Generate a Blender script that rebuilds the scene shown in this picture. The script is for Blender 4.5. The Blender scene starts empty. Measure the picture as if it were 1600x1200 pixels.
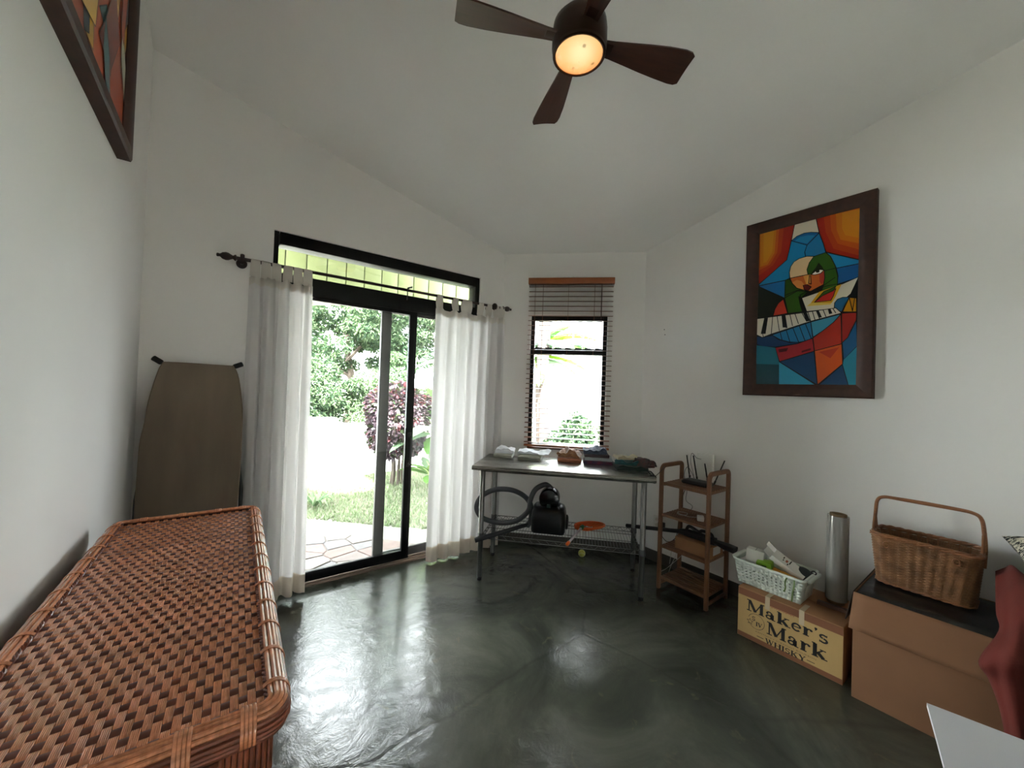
import bpy, bmesh, math, random
import numpy as np
from mathutils import Vector, Matrix, Euler

R = math.radians
PI = math.pi
scene = bpy.context.scene
COL = scene.collection

# ---------------------------------------------------------------- camera
def setup_camera():
    yaw, pitch, roll, H = R(36.657), R(0.8023), R(2.00832), 1.55
    f = Vector((math.sin(yaw) * math.cos(pitch), math.cos(yaw) * math.cos(pitch), math.sin(pitch)))
    r = Vector((math.cos(yaw), -math.sin(yaw), 0))
    u = r.cross(f)
    r2 = r * math.cos(roll) + u * math.sin(roll)
    u2 = -r * math.sin(roll) + u * math.cos(roll)
    cam = bpy.data.cameras.new('camera')
    cam.sensor_fit = 'HORIZONTAL'
    cam.sensor_width = 36
    cam.lens = 36 * 602.08 / 1600
    cam.clip_start = 0.02
    o = bpy.data.objects.new('camera', cam)
    m = Matrix((r2, u2, -f)).transposed().to_4x4()
    m.translation = Vector((0, 0, H))
    o.matrix_world = m
    COL.objects.link(o)
    scene.camera = o
setup_camera()

# ---------------------------------------------------------------- light
SKY = 1.0
EXPOSURE = 5.0
w = bpy.data.worlds.new('sky')
scene.world = w
w.use_nodes = True
nt = w.node_tree
bg = nt.nodes['Background']
tc = nt.nodes.new('ShaderNodeTexCoord')
sp = nt.nodes.new('ShaderNodeSeparateXYZ')
mr = nt.nodes.new('ShaderNodeMapRange')
mr.inputs['From Min'].default_value = -0.1
mr.inputs['From Max'].default_value = 0.9
mx = nt.nodes.new('ShaderNodeMix')
mx.data_type = 'RGBA'
mx.inputs['A'].default_value = (0.86, 0.93, 1.0, 1)
mx.inputs['B'].default_value = (1.0, 1.02, 1.06, 1)
nt.links.new(tc.outputs['Generated'], sp.inputs[0])
nt.links.new(sp.outputs['Z'], mr.inputs['Value'])
nt.links.new(mr.outputs[0], mx.inputs['Factor'])
nt.links.new(mx.outputs['Result'], bg.inputs['Color'])
bg.inputs['Strength'].default_value = SKY

sl = bpy.data.lights.new('sun', 'SUN')
sl.energy = 5.2
sl.angle = R(4)
sl.color = (1.0, 0.98, 0.95)
so = bpy.data.objects.new('sun', sl)
so.rotation_euler = Vector((0.16, 0.42, -0.89)).to_track_quat('-Z', 'Y').to_euler()
COL.objects.link(so)

def portal(name, loc, rot, sx, sy):
    l = bpy.data.lights.new(name, 'AREA')
    l.shape = 'RECTANGLE'
    l.size, l.size_y = sx, sy
    l.cycles.is_portal = True
    o = bpy.data.objects.new(name, l)
    o.location = loc
    o.rotation_euler = rot
    COL.objects.link(o)

scene.view_settings.view_transform = 'Standard'
scene.view_settings.look = 'None'
scene.view_settings.gamma = 1
scene.view_settings.use_curve_mapping = False
scene.view_settings.exposure = EXPOSURE
cy = scene.cycles
cy.max_bounces = 12
cy.diffuse_bounces = 8
cy.glossy_bounces = 5
cy.transmission_bounces = 8
cy.transparent_max_bounces = 24
cy.caustics_reflective = True
cy.caustics_refractive = False
cy.sample_clamp_indirect = 4.0

# ---------------------------------------------------------------- materials
def lin(c):
    if isinstance(c, str):
        c = tuple(int(c[i:i + 2], 16) for i in (0, 2, 4))
    o = []
    for v in c:
        v = v / 255
        o.append(v / 12.92 if v <= 0.04045 else ((v + 0.055) / 1.055) ** 2.4)
    return tuple(o) + (1,)

MATS = {}
def N(nt, t, **kw):
    n = nt.nodes.new(t)
    for k, v in kw.items():
        if k in n.inputs:
            n.inputs[k].default_value = v
        else:
            setattr(n, k, v)
    return n

def mat(name, col, rough=0.5, metal=0.0, var=0.0, scale=8.0, stretch=(1, 1, 1), bump=0.0, bscale=60.0,
        coat=0.0, spec=0.5, trans=0.0, sheen=0.0, col2=None, detail=4.0, rvar=0.0):
    if name in MATS:
        return MATS[name]
    m = bpy.data.materials.new(name)
    m.use_nodes = True
    nt = m.node_tree
    p = nt.nodes['Principled BSDF']
    c = lin(col)
    p.inputs['Base Color'].default_value = c
    p.inputs['Roughness'].default_value = rough
    p.inputs['Metallic'].default_value = metal
    p.inputs['Specular IOR Level'].default_value = spec
    p.inputs['Coat Weight'].default_value = coat
    p.inputs['Coat Roughness'].default_value = 0.15
    p.inputs['Sheen Weight'].default_value = sheen
    if var > 0 or col2 or bump > 0 or rvar > 0:
        tcn = N(nt, 'ShaderNodeTexCoord')
        mp = N(nt, 'ShaderNodeMapping')
        mp.inputs['Scale'].default_value = stretch
        nt.links.new(tcn.outputs['Object'], mp.inputs['Vector'])
        no = N(nt, 'ShaderNodeTexNoise', Scale=scale, Detail=detail)
        nt.links.new(mp.outputs[0], no.inputs['Vector'])
        if var > 0 or col2:
            mixn = N(nt, 'ShaderNodeMix', data_type='RGBA')
            a = tuple(x * (1 - var) for x in c[:3]) + (1,)
            b = lin(col2) if col2 else tuple(min(1, x * (1 + var)) for x in c[:3]) + (1,)
            mixn.inputs['A'].default_value = a
            mixn.inputs['B'].default_value = b
            ramp = N(nt, 'ShaderNodeMapRange')
            ramp.inputs['From Min'].default_value = 0.3
            ramp.inputs['From Max'].default_value = 0.7
            nt.links.new(no.outputs['Fac'], ramp.inputs['Value'])
            nt.links.new(ramp.outputs[0], mixn.inputs['Factor'])
            nt.links.new(mixn.outputs['Result'], p.inputs['Base Color'])
        if rvar > 0:
            rr = N(nt, 'ShaderNodeMapRange')
            rr.inputs['To Min'].default_value = max(0, rough - rvar)
            rr.inputs['To Max'].default_value = rough + rvar
            nt.links.new(no.outputs['Fac'], rr.inputs['Value'])
            nt.links.new(rr.outputs[0], p.inputs['Roughness'])
        if bump > 0:
            nb = N(nt, 'ShaderNodeTexNoise', Scale=bscale, Detail=3.0)
            nt.links.new(mp.outputs[0], nb.inputs['Vector'])
            bp = N(nt, 'ShaderNodeBump')
            bp.inputs['Strength'].default_value = bump
            bp.inputs['Distance'].default_value = 0.01
            nt.links.new(nb.outputs['Fac'], bp.inputs['Height'])
            nt.links.new(bp.outputs[0], p.inputs['Normal'])
    MATS[name] = m
    return m

def cloth_mat(name, col, tcol=None, tw=0.5, alpha=1.0, weave=900.0):
    """thin fabric: diffuse plus translucent, with a few open gaps between threads"""
    if name in MATS:
        return MATS[name]
    m = bpy.data.materials.new(name)
    m.use_nodes = True
    nt = m.node_tree
    nt.nodes.remove(nt.nodes['Principled BSDF'])
    out = nt.nodes['Material Output']
    d = N(nt, 'ShaderNodeBsdfDiffuse', Color=lin(col))
    t = N(nt, 'ShaderNodeBsdfTranslucent', Color=lin(tcol or col))
    mixs = N(nt, 'ShaderNodeMixShader')
    mixs.inputs[0].default_value = tw
    nt.links.new(d.outputs[0], mixs.inputs[1])
    nt.links.new(t.outputs[0], mixs.inputs[2])
    src = mixs
    if alpha < 1:
        tr = N(nt, 'ShaderNodeBsdfTransparent')
        m2 = N(nt, 'ShaderNodeMixShader')
        m2.inputs[0].default_value = alpha
        nt.links.new(tr.outputs[0], m2.inputs[1])
        nt.links.new(src.outputs[0], m2.inputs[2])
        src = m2
    nt.links.new(src.outputs[0], out.inputs[0])
    MATS[name] = m
    return m

def glass_mat(name, tint=(1, 1, 1, 1), refl=1.0, rough=0.0):
    if name in MATS:
        return MATS[name]
    m = bpy.data.materials.new(name)
    m.use_nodes = True
    nt = m.node_tree
    nt.nodes.remove(nt.nodes['Principled BSDF'])
    out = nt.nodes['Material Output']
    t = N(nt, 'ShaderNodeBsdfTransparent', Color=tint)
    g = N(nt, 'ShaderNodeBsdfGlossy', Roughness=rough)
    fr = N(nt, 'ShaderNodeFresnel', IOR=1.45)
    ml = N(nt, 'ShaderNodeMath', operation='MULTIPLY')
    ml.inputs[1].default_value = refl
    mixs = N(nt, 'ShaderNodeMixShader')
    nt.links.new(fr.outputs[0], ml.inputs[0])
    nt.links.new(ml.outputs[0], mixs.inputs[0])
    nt.links.new(t.outputs[0], mixs.inputs[1])
    nt.links.new(g.outputs[0], mixs.inputs[2])
    nt.links.new(mixs.outputs[0], out.inputs[0])
    MATS[name] = m
    return m

VEG = 0.34
def leaf_mat(name, col, tw=0.35, var=0.25, scale=3.0):
    if name in MATS:
        return MATS[name]
    m = bpy.data.materials.new(name)
    m.use_nodes = True
    nt = m.node_tree
    nt.nodes.remove(nt.nodes['Principled BSDF'])
    out = nt.nodes['Material Output']
    c = tuple(v * VEG * (2.1 if name.startswith('grass') else 1.0) for v in lin(col)[:3]) + (1,)
    tcn = N(nt, 'ShaderNodeTexCoord')
    no = N(nt, 'ShaderNodeTexNoise', Scale=scale, Detail=3.0)
    nt.links.new(tcn.outputs['Object'], no.inputs['Vector'])
    mixn = N(nt, 'ShaderNodeMix', data_type='RGBA')
    mixn.inputs['A'].default_value = tuple(x * (1 - var) for x in c[:3]) + (1,)
    mixn.inputs['B'].default_value = tuple(min(1, x * (1 + var)) for x in c[:3]) + (1,)
    nt.links.new(no.outputs['Fac'], mixn.inputs['Factor'])
    d = N(nt, 'ShaderNodeBsdfDiffuse')
    t = N(nt, 'ShaderNodeBsdfTranslucent')
    g = N(nt, 'ShaderNodeBsdfGlossy', Roughness=0.4)
    nt.links.new(mixn.outputs['Result'], d.inputs['Color'])
    nt.links.new(mixn.outputs['Result'], t.inputs['Color'])
    ms = N(nt, 'ShaderNodeMixShader')
    ms.inputs[0].default_value = tw
    nt.links.new(d.outputs[0], ms.inputs[1])
    nt.links.new(t.outputs[0], ms.inputs[2])
    m2 = N(nt, 'ShaderNodeMixShader')
    m2.inputs[0].default_value = 0.012
    nt.links.new(ms.outputs[0], m2.inputs[1])
    nt.links.new(g.outputs[0], m2.inputs[2])
    nt.links.new(m2.outputs[0], out.inputs[0])
    MATS[name] = m
    return m

# ---------------------------------------------------------------- mesh builder
def frame_rows(t, up=Vector((0, 0, 1))):
    t = t.normalized()
    if abs(t.dot(up)) > 0.98:
        up = Vector((1, 0, 0))
    a = t.cross(up).normalized()
    b = a.cross(t).normalized()
    return a, b

class MB:
    def __init__(s):
        s.v, s.f, s.m = [], [], []
        s.X = Matrix.Identity(4)
        s.mi = 0
    def add(s, verts, faces):
        o = len(s.v)
        X = s.X
        s.v += [tuple(X @ Vector(p)) for p in verts]
        s.f += [tuple(i + o for i in q) for q in faces]
        s.m += [s.mi] * len(faces)
        return s
    def box(s, c, size, rot=None):
        x, y, z = (d / 2 for d in size)
        V = [Vector((i, j, k)) for i in (-x, x) for j in (-y, y) for k in (-z, z)]
        if rot is not None:
            V = [rot @ q for q in V]
        c = Vector(c)
        V = [q + c for q in V]
        return s.add(V, [(0, 1, 3, 2), (4, 6, 7, 5), (0, 4, 5, 1), (2, 3, 7, 6), (0, 2, 6, 4), (1, 5, 7, 3)])
    def bar(s, a, b, w, h, up=(0, 0, 1)):
        """rectangular bar from a to b"""
        a, b = Vector(a), Vector(b)
        p, q = frame_rows(b - a, Vector(up))
        V = []
        for e in (a, b):
            for i, j in ((-1, -1), (1, -1), (1, 1), (-1, 1)):
                V.append(e + p * (i * w / 2) + q * (j * h / 2))
        return s.add(V, [(3, 2, 1, 0), (4, 5, 6, 7), (0, 1, 5, 4), (1, 2, 6, 5), (2, 3, 7, 6), (3, 0, 4, 7)])
    def sweep(s, pts, prof, closed=False, caps=True, up=(0, 0, 1), fixed=False, scales=None):
        """sweep a closed profile [(a,b)] along pts, parallel transport"""
        P = [Vector(p) for p in pts]
        n, k = len(P), len(prof)
        T = []
        for i in range(n):
            if closed:
                T.append((P[(i + 1) % n] - P[i - 1]).normalized())
            else:
                T.append((P[min(i + 1, n - 1)] - P[max(i - 1, 0)]).normalized())
        a, b = frame_rows(T[0], Vector(up))
        V = []
        for i in range(n):
            if fixed:
                a, b = frame_rows(T[i], Vector(up))
            elif i:
                ax = T[i - 1].cross(T[i])
                if ax.length > 1e-7:
                    q = Matrix.Rotation(T[i - 1].angle(T[i]), 3, ax.normalized())
                    a, b = q @ a, q @ b
            sc = scales[i] if scales else 1.0
            for (x, y) in prof:
                V.append(P[i] + a * (x * sc) + b * (y * sc))
        F = []
        for i in range(n if closed else n - 1):
            j = (i + 1) % n
            for q in range(k):
                r = (q + 1) % k
                F.append((i * k + q, i * k + r, j * k + r, j * k + q))
        if caps and not closed:
            F.append(tuple(range(k - 1, -1, -1)))
            F.append(tuple((n - 1) * k + q for q in range(k)))
        return s.add(V, F)
    def tube(s, pts, r, n=8, closed=False, caps=True, scales=None):
        prof = [(r * math.cos(2 * PI * i / n), r * math.sin(2 * PI * i / n)) for i in range(n)]
        return s.sweep(pts, prof, closed, caps, scales=scales)
    def lathe(s, prof, n=24, X=None, caps=True):
        """profile [(r,z)] about local z; X optional 4x4"""
        V, F = [], []
        for (r, z) in prof:
            for i in range(n):
                a = 2 * PI * i / n
                V.append(Vector((r * math.cos(a), r * math.sin(a), z)))
        for k in range(len(prof) - 1):
            for i in range(n):
                j = (i + 1) % n
                F.append((k * n + i, k * n + j, (k + 1) * n + j, (k + 1) * n + i))
        if caps:
            if prof[0][0] > 1e-6:
                F.append(tuple(range(n - 1, -1, -1)))
            if prof[-1][0] > 1e-6:
                F.append(tuple((len(prof) - 1) * n + i for i in range(n)))
        if X is not None:
            V = [X @ q for q in V]
        return s.add(V, F)
    def ball(s, c, r, nu=16, nv=10):
        r = (r, r, r) if not isinstance(r, (tuple, list)) else r
        prof = [(max(1e-5, math.sin(PI * k / nv)), -math.cos(PI * k / nv)) for k in range(nv + 1)]
        return s.lathe(prof, nu, Matrix.Translation(c) @ Matrix.Diagonal((r[0], r[1], r[2], 1)), caps=False)
    def grid(s, fn, nu, nv, cu=False):
        V = [fn(i / nu, j / nv) for j in range(nv + 1) for i in range(nu if cu else nu + 1)]
        W = nu if cu else nu + 1
        F = []
        for j in range(nv):
            for i in range(nu):
                k = (i + 1) % W
                F.append((j * W + i, j * W + k, (j + 1) * W + k, (j + 1) * W + i))
        return s.add(V, F)
    def prism(s, poly, lo, hi):
        """plan polygon ccw [(x,y)], lo/hi numbers or functions(x,y)"""
        fl = lo if callable(lo) else (lambda x, y: lo)
        fh = hi if callable(hi) else (lambda x, y: hi)
        n = len(poly)
        V = [(x, y, fl(x, y)) for x, y in poly] + [(x, y, fh(x, y)) for x, y in poly]
        F = [tuple(range(n - 1, -1, -1)), tuple(range(n, 2 * n))]
        for i in range(n):
            j = (i + 1) % n
            F.append((i, j, n + j, n + i))
        return s.add(V, F)
    def poly(s, pts):
        return s.add(pts, [tuple(range(len(pts)))])
    def mesh(s, name, bevel=0.0, seg=2, smooth=True, angle=40):
        me = bpy.data.meshes.new(name)
        me.from_pydata(s.v, [], s.f)
        me.polygons.foreach_set('material_index', s.m)
        if bevel > 0:
            bm = bmesh.new()
            bm.from_mesh(me)
            bmesh.ops.bevel(bm, geom=bm.edges[:], offset=bevel, segments=seg, profile=0.5, affect='EDGES', clamp_overlap=True)
            bm.to_mesh(me)
            bm.free()
        if smooth:
            me.polygons.foreach_set('use_smooth', [True] * len(me.polygons))
            me.set_sharp_from_angle(angle=R(angle))
        me.update()
        return me
    def build(s, name, m, parent=None, bevel=0.0, label=None, smooth=True, angle=40, kind=None, seg=2, loc=None, rot=None):
        me = s.mesh(name, bevel, seg, smooth, angle)
        return put(name, me, m, parent, label, kind, loc, rot)

def put(name, me, m=None, parent=None, label=None, kind=None, loc=None, rot=None):
    if m is not None and len(me.materials) == 0:
        for q in (m if isinstance(m, (list, tuple)) else [m]):
            me.materials.append(q)
    o = bpy.data.objects.new(name, me)
    COL.objects.link(o)
    if parent is not None:
        o.parent = parent
    if loc is not None:
        o.location = loc
    if rot is not None:
        o.rotation_euler = rot
    if label:
        o['label'] = label
    if kind:
        o['kind'] = kind
    return o

def tag(o, label, cat, group=None):
    o['label'] = label
    o['category'] = cat
    if group:
        o['group'] = group
    return o

def thing(name, label, cat, loc=(0, 0, 0), rz=0.0, group=None, rot=None):
    o = bpy.data.objects.new(name, None)
    o.empty_display_size = 0.1
    COL.objects.link(o)
    o.location = loc
    o.rotation_euler = rot if rot is not None else (0, 0, rz)
    return tag(o, label, cat, group)

def struct(o):
    o['kind'] = 'structure'
    return o

def dup(root, loc=None, rot=None, label=None, group=None):
    r = root.copy()
    COL.objects.link(r)
    if loc is not None:
        r.location = loc
    if rot is not None:
        r.rotation_euler = rot
    if label:
        r['label'] = label
    if group:
        r['group'] = group
    for ch in list(root.children):
        c = ch.copy()
        COL.objects.link(c)
        c.parent = r
        for g in list(ch.children):
            d = g.copy()
            COL.objects.link(d)
            d.parent = c
    return r

def smooth_path(pts, n=8, closed=False):
    """Catmull-Rom through pts"""
    P = [Vector(p) for p in pts]
    out = []
    k = len(P)
    for i in range(k if closed else k - 1):
        p0 = P[i - 1] if (closed or i > 0) else P[0] * 2 - P[1]
        p1 = P[i]
        p2 = P[(i + 1) % k]
        p3 = P[(i + 2) % k] if (closed or i + 2 < k) else P[-1] * 2 - P[-2]
        for j in range(n):
            t = j / n
            out.append(0.5 * ((2 * p1) + (p2 - p0) * t + (2 * p0 - 5 * p1 + 4 * p2 - p3) * t * t + (3 * p1 - p0 - 3 * p2 + p3) * t ** 3))
    if not closed:
        out.append(P[-1])
    return out

def rrect(w, h, r, n=5):
    """rounded rectangle outline ccw"""
    o = []
    for cx, cy, a0 in ((w / 2 - r, h / 2 - r, 0), (-w / 2 + r, h / 2 - r, 90), (-w / 2 + r, -h / 2 + r, 180), (w / 2 - r, -h / 2 + r, 270)):
        for k in range(n + 1):
            a = R(a0 + 90 * k / n)
            o.append((cx + r * math.cos(a), cy + r * math.sin(a)))
    return o

# ================================================================ SETTING
XL, XR, YF, YB, TW = -0.43, 3.26, 3.25, -1.8, 0.18
DS = 5.513                                   # inner face of the bay wall: x + y = DS
def CZ(x, y):                                # sloping ceiling plane
    return 2.94 + 0.235 * (DS - x - y)
C1 = (DS - YF, YF)                           # corner front / bay
C2 = (XR, DS - XR)                           # corner bay / right
TT = TW * math.tan(R(22.5))
O1 = (C1[0] + TT, YF + TW)
O2 = (XR + TW, C2[1] + TT)

def plaster(name, col):
    m = mat(name, col, rough=0.75, spec=0.25, var=0.025, scale=1.3, bump=0.12, bscale=9.0)
    return m
M_wall = plaster('wall_plaster', (237, 235, 232))
M_ceil = plaster('ceiling_plaster', (243, 242, 239))
M_base = mat('baseboard_paint', (72, 68, 60), rough=0.5, var=0.12, scale=6)
M_black = mat('black_aluminium', (17, 16, 16), rough=0.5, spec=0.2)
M_glass = glass_mat('window_glass', (0.96, 0.98, 0.97, 1))

def floor_material():
    m = bpy.data.materials.new('polished_concrete')
    m.use_nodes = True
    nt = m.node_tree
    p = nt.nodes['Principled BSDF']
    tcn = N(nt, 'ShaderNodeTexCoord')
    n1 = N(nt, 'ShaderNodeTexNoise', Scale=1.5, Detail=6.0, Roughness=0.62, Distortion=0.9)
    n2 = N(nt, 'ShaderNodeTexNoise', Scale=6.0, Detail=6.0, Roughness=0.65, Distortion=1.4)
    for n in (n1, n2):
        nt.links.new(tcn.outputs['Object'], n.inputs['Vector'])
    r1 = N(nt, 'ShaderNodeValToRGB')
    e = r1.color_ramp.elements
    e[0].position, e[0].color = 0.30, lin((52, 54, 48))
    e[1].position, e[1].color = 0.72, lin((98, 99, 88))
    a = r1.color_ramp.elements.new(0.5)
    a.color = lin((72, 74, 65))
    nt.links.new(n1.outputs['Fac'], r1.inputs[0])
    r2 = N(nt, 'ShaderNodeValToRGB')
    e = r2.color_ramp.elements
    e[0].position, e[0].color = 0.62, (0, 0, 0, 1)
    e[1].position, e[1].color = 0.80, (1, 1, 1, 1)
    nt.links.new(n2.outputs['Fac'], r2.inputs[0])
    mx = N(nt, 'ShaderNodeMix', data_type='RGBA')
    mx.inputs['B'].default_value = lin((128, 118, 88))
    ml = N(nt, 'ShaderNodeMath', operation='MULTIPLY')
    ml.inputs[1].default_value = 0.45
    nt.links.new(r2.outputs[0], ml.inputs[0])
    nt.links.new(ml.outputs[0], mx.inputs['Factor'])
    nt.links.new(r1.outputs[0], mx.inputs['A'])
    # a long hairline crack and trowel ridges
    vo = N(nt, 'ShaderNodeTexVoronoi', feature='DISTANCE_TO_EDGE', Scale=0.42)
    nd = N(nt, 'ShaderNodeTexNoise', Scale=2.5, Detail=5.0)
    va = N(nt, 'ShaderNodeVectorMath', operation='MULTIPLY_ADD')
    va.inputs[1].default_value = (0.12, 0.12, 0)
    nt.links.new(tcn.outputs['Object'], nd.inputs['Vector'])
    nt.links.new(nd.outputs['Color'], va.inputs[0])
    nt.links.new(tcn.outputs['Object'], va.inputs[2])
    nt.links.new(va.outputs[0], vo.inputs['Vector'])
    cr = N(nt, 'ShaderNodeMapRange')
    cr.inputs['From Max'].default_value = 0.006
    cr.inputs['To Min'].default_value = 1
    cr.inputs['To Max'].default_value = 0
    nt.links.new(vo.outputs['Distance'], cr.inputs['Value'])
    mx2 = N(nt, 'ShaderNodeMix', data_type='RGBA')
    mx2.inputs['B'].default_value = lin((44, 44, 38))
    mc = N(nt, 'ShaderNodeMath', operation='MULTIPLY')
    mc.inputs[1].default_value = 0.3
    nt.links.new(cr.outputs[0], mc.inputs[0])
    nt.links.new(mc.outputs[0], mx2.inputs['Factor'])
    nt.links.new(mx.outputs['Result'], mx2.inputs['A'])
    nt.links.new(mx2.outputs['Result'], p.inputs['Base Color'])
    rr = N(nt, 'ShaderNodeMapRange')
    rr.inputs['To Min'].default_value = 0.10
    rr.inputs['To Max'].default_value = 0.24
    nt.links.new(n2.outputs['Fac'], rr.inputs['Value'])
    nt.links.new(rr.outputs[0], p.inputs['Roughness'])
    p.inputs['Specular IOR Level'].default_value = 0.6
    # trowel relief
    wv = N(nt, 'ShaderNodeTexNoise', Scale=9.0, Detail=5.0, Roughness=0.7, Distortion=2.2)
    nt.links.new(tcn.outputs['Object'], wv.inputs['Vector'])
    ad = N(nt, 'ShaderNodeMath', operation='MULTIPLY_ADD')
    ad.inputs[1].default_value = -0.3
    nt.links.new(cr.outputs[0], ad.inputs[0])
    nt.links.new(wv.outputs['Fac'], ad.inputs[2])
    bp = N(nt, 'ShaderNodeBump')
    bp.inputs['Strength'].default_value = 0.16
    bp.inputs['Distance'].default_value = 0.012
    nt.links.new(ad.outputs[0], bp.inputs['Height'])
    nt.links.new(bp.outputs[0], p.inputs['Normal'])
    return m

ROOM = [(XL - TW, YB - TW), (XR + TW, YB - TW), O2, O1, (XL - TW, YF + TW)]
struct(MB().prism(ROOM, -0.12, 0.0).build('floor', floor_material(), smooth=False))
struct(MB().prism(ROOM, CZ, lambda x, y: CZ(x, y) + 0.14).build('ceiling', M_ceil, smooth=False))

DX0, DX1, DZ = 0.245, 1.99, 2.64             # sliding door opening
top = lambda x, y: CZ(x, y) + 0.03
b = MB()
b.prism([(XL - TW, YF), (DX0, YF), (DX0, YF + TW), (XL - TW, YF + TW)], -0.1, top)
b.prism([(DX1, YF), C1, O1, (DX1, YF + TW)], -0.1, top)
b.prism([(DX0, YF), (DX1, YF), (DX1, YF + TW), (DX0, YF + TW)], DZ, top)
struct(b.build('wall_front', M_wall, smooth=False))
# bay wall, built in world space from local u (along) and n (outward)
BC = Vector((DS / 2, DS / 2, 0))             # foot of the bay plane on the diagonal
BU = Vector((1, -1, 0)).normalized()
BN = Vector((1, 1, 0)).normalized()
def bay(u, n, z=0):
    q = BC + BU * u + BN * n
    return Vector((q.x, q.y, z))
U1 = (Vector((C1[0], C1[1], 0)) - BC).dot(BU)
U2 = (Vector((C2[0], C2[1], 0)) - BC).dot(BU)
WU0, WU1, WZ0, WZ1 = -0.400, 0.368, 0.965, 2.318
def bpoly(*q):
    return [tuple(bay(u, n)[:2]) for u, n in q]
b = MB()
b.prism(bpoly((WU0, 0), (U1, 0), (U1 - TT, TW), (WU0, TW))[::-1], -0.1, top)
b.prism(bpoly((U2, 0), (WU1, 0), (WU1, TW), (U2 + TT, TW))[::-1], -0.1, top)
b.prism(bpoly((WU1, 0), (WU0, 0), (WU0, TW), (WU1, TW))[::-1], WZ1, top)
b.prism(bpoly((WU1, 0), (WU0, 0), (WU0, TW), (WU1, TW))[::-1], -0.1, WZ0)
me = b.build('wall_bay', M_wall, smooth=False)
struct(me)
struct(MB().prism([(XR, YB - TW), (XR + TW, YB - TW), O2, C2], -0.1, top).build('wall_right', M_wall, smooth=False))
struct(MB().prism([(XL - TW, YB - TW), (XL, YB - TW), (XL, YF), (XL - TW, YF)], -0.1, top).build('wall_left', M_wall, smooth=False))
BX0, BX1, BZ0, BZ1 = -0.10, 0.90, 0.20, 0.44      # unseen window added behind the camera to brighten the room
b = MB()
b.prism([(XL, YB - TW), (BX0, YB - TW), (BX0, YB), (XL, YB)], -0.1, top)
b.prism([(BX1, YB - TW), (XR, YB - TW), (XR, YB), (BX1, YB)], -0.1, top)
b.prism([(BX0, YB - TW), (BX1, YB - TW), (BX1, YB), (BX0, YB)], -0.1, BZ0)
b.prism([(BX0, YB - TW), (BX1, YB - TW), (BX1, YB), (BX0, YB)], BZ1, top)
struct(b.build('wall_back', M_wall, smooth=False))
for o in [q for q in bpy.data.objects if q.name.startswith('wall_') or q.name in ('ceiling', 'floor')]:
    bm = bmesh.new(); bm.from_mesh(o.data); bmesh.ops.recalc_face_normals(bm, faces=bm.faces[:]); bm.to_mesh(o.data); bm.free()

# painted base band along the foot of the walls
BH, BT = 0.10, 0.006
struct(MB().prism([(XR - BT, YB + 0.01), (XR, YB + 0.01), (XR, C2[1]), (XR - BT, C2[1] - 0.002)], 0.0, BH).build('baseboard_right', M_base, smooth=False))
struct(MB().prism(bpoly((U2, -BT), (U1, -BT), (U1, 0), (U2, 0)), 0.0, BH).build('baseboard_bay', M_base, smooth=False))
struct(MB().box((XL + BT / 2, (YB + YF) / 2, BH / 2), (BT, YF - YB - 0.02, BH)).build('baseboard_left', M_base, smooth=False))
b = MB().box(((XL + DX0) / 2, YF - BT / 2, BH / 2), (DX0 - XL - 0.02, BT, BH)).box(((C1[0] + DX1) / 2, YF - BT / 2, BH / 2), (C1[0] - DX1 - 0.01, BT, BH))
struct(b.build('baseboard_front', M_base, smooth=False))
struct(MB().box(((XL + XR) / 2, YB + BT / 2, BH / 2), (XR - XL - 0.02, BT, BH)).build('baseboard_back', M_base, smooth=False))

# ---------------------------------------------------------------- door_1: sliding glass door with transom light
door = bpy.data.objects.new('door_1', None); COL.objects.link(door); struct(door)
door['label'] = 'black framed sliding glass door with a transom light above'
yf = 3.27
def rect_frame(b, x0, x1, z0, z1, y, wl, wr, wt, wb, d):
    b.box(((x0 + wl / 2), y, (z0 + z1) / 2), (wl, d, z1 - z0))
    b.box(((x1 - wr / 2), y, (z0 + z1) / 2), (wr, d, z1 - z0))
    b.box(((x0 + x1) / 2, y, z1 - wt / 2), (x1 - x0 - wl - wr, d, wt))
    b.box(((x0 + x1) / 2, y, z0 + wb / 2), (x1 - x0 - wl - wr, d, wb))
    return b
b = MB()
b.box((DX0 + 0.016, yf + 0.06, DZ / 2), (0.032, 0.12, DZ))
b.box((DX1 - 0.022, yf + 0.06, DZ / 2), (0.044, 0.12, DZ))
b.box(((DX0 + DX1) / 2, yf + 0.06, DZ - 0.045), (DX1 - DX0 - 0.076, 0.12, 0.09))
b.box(((DX0 + DX1) / 2, yf + 0.06, 2.275), (DX1 - DX0 - 0.076, 0.12, 0.135))
b.build('door_frame', M_black, door, bevel=0.003)
b = MB().box(((DX0 + DX1) / 2, yf + 0.06, 2.445), (DX1 - DX0 - 0.076, 0.006, 0.21))
b.build('transom_pane', M_glass, door, smooth=False)
b = MB().box(((DX0 + DX1) / 2, yf + 0.055, 0.008), (DX1 - DX0 - 0.07, 0.15, 0.016))
for k in (0.0, 0.045, 0.09):
    b.box(((DX0 + DX1) / 2, yf + k + 0.005, 0.020), (DX1 - DX0 - 0.07, 0.006, 0.012))
b.build('sill_track', mat('track_metal', (130, 112, 100), rough=0.4, metal=0.4), door, bevel=0.001)
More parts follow.
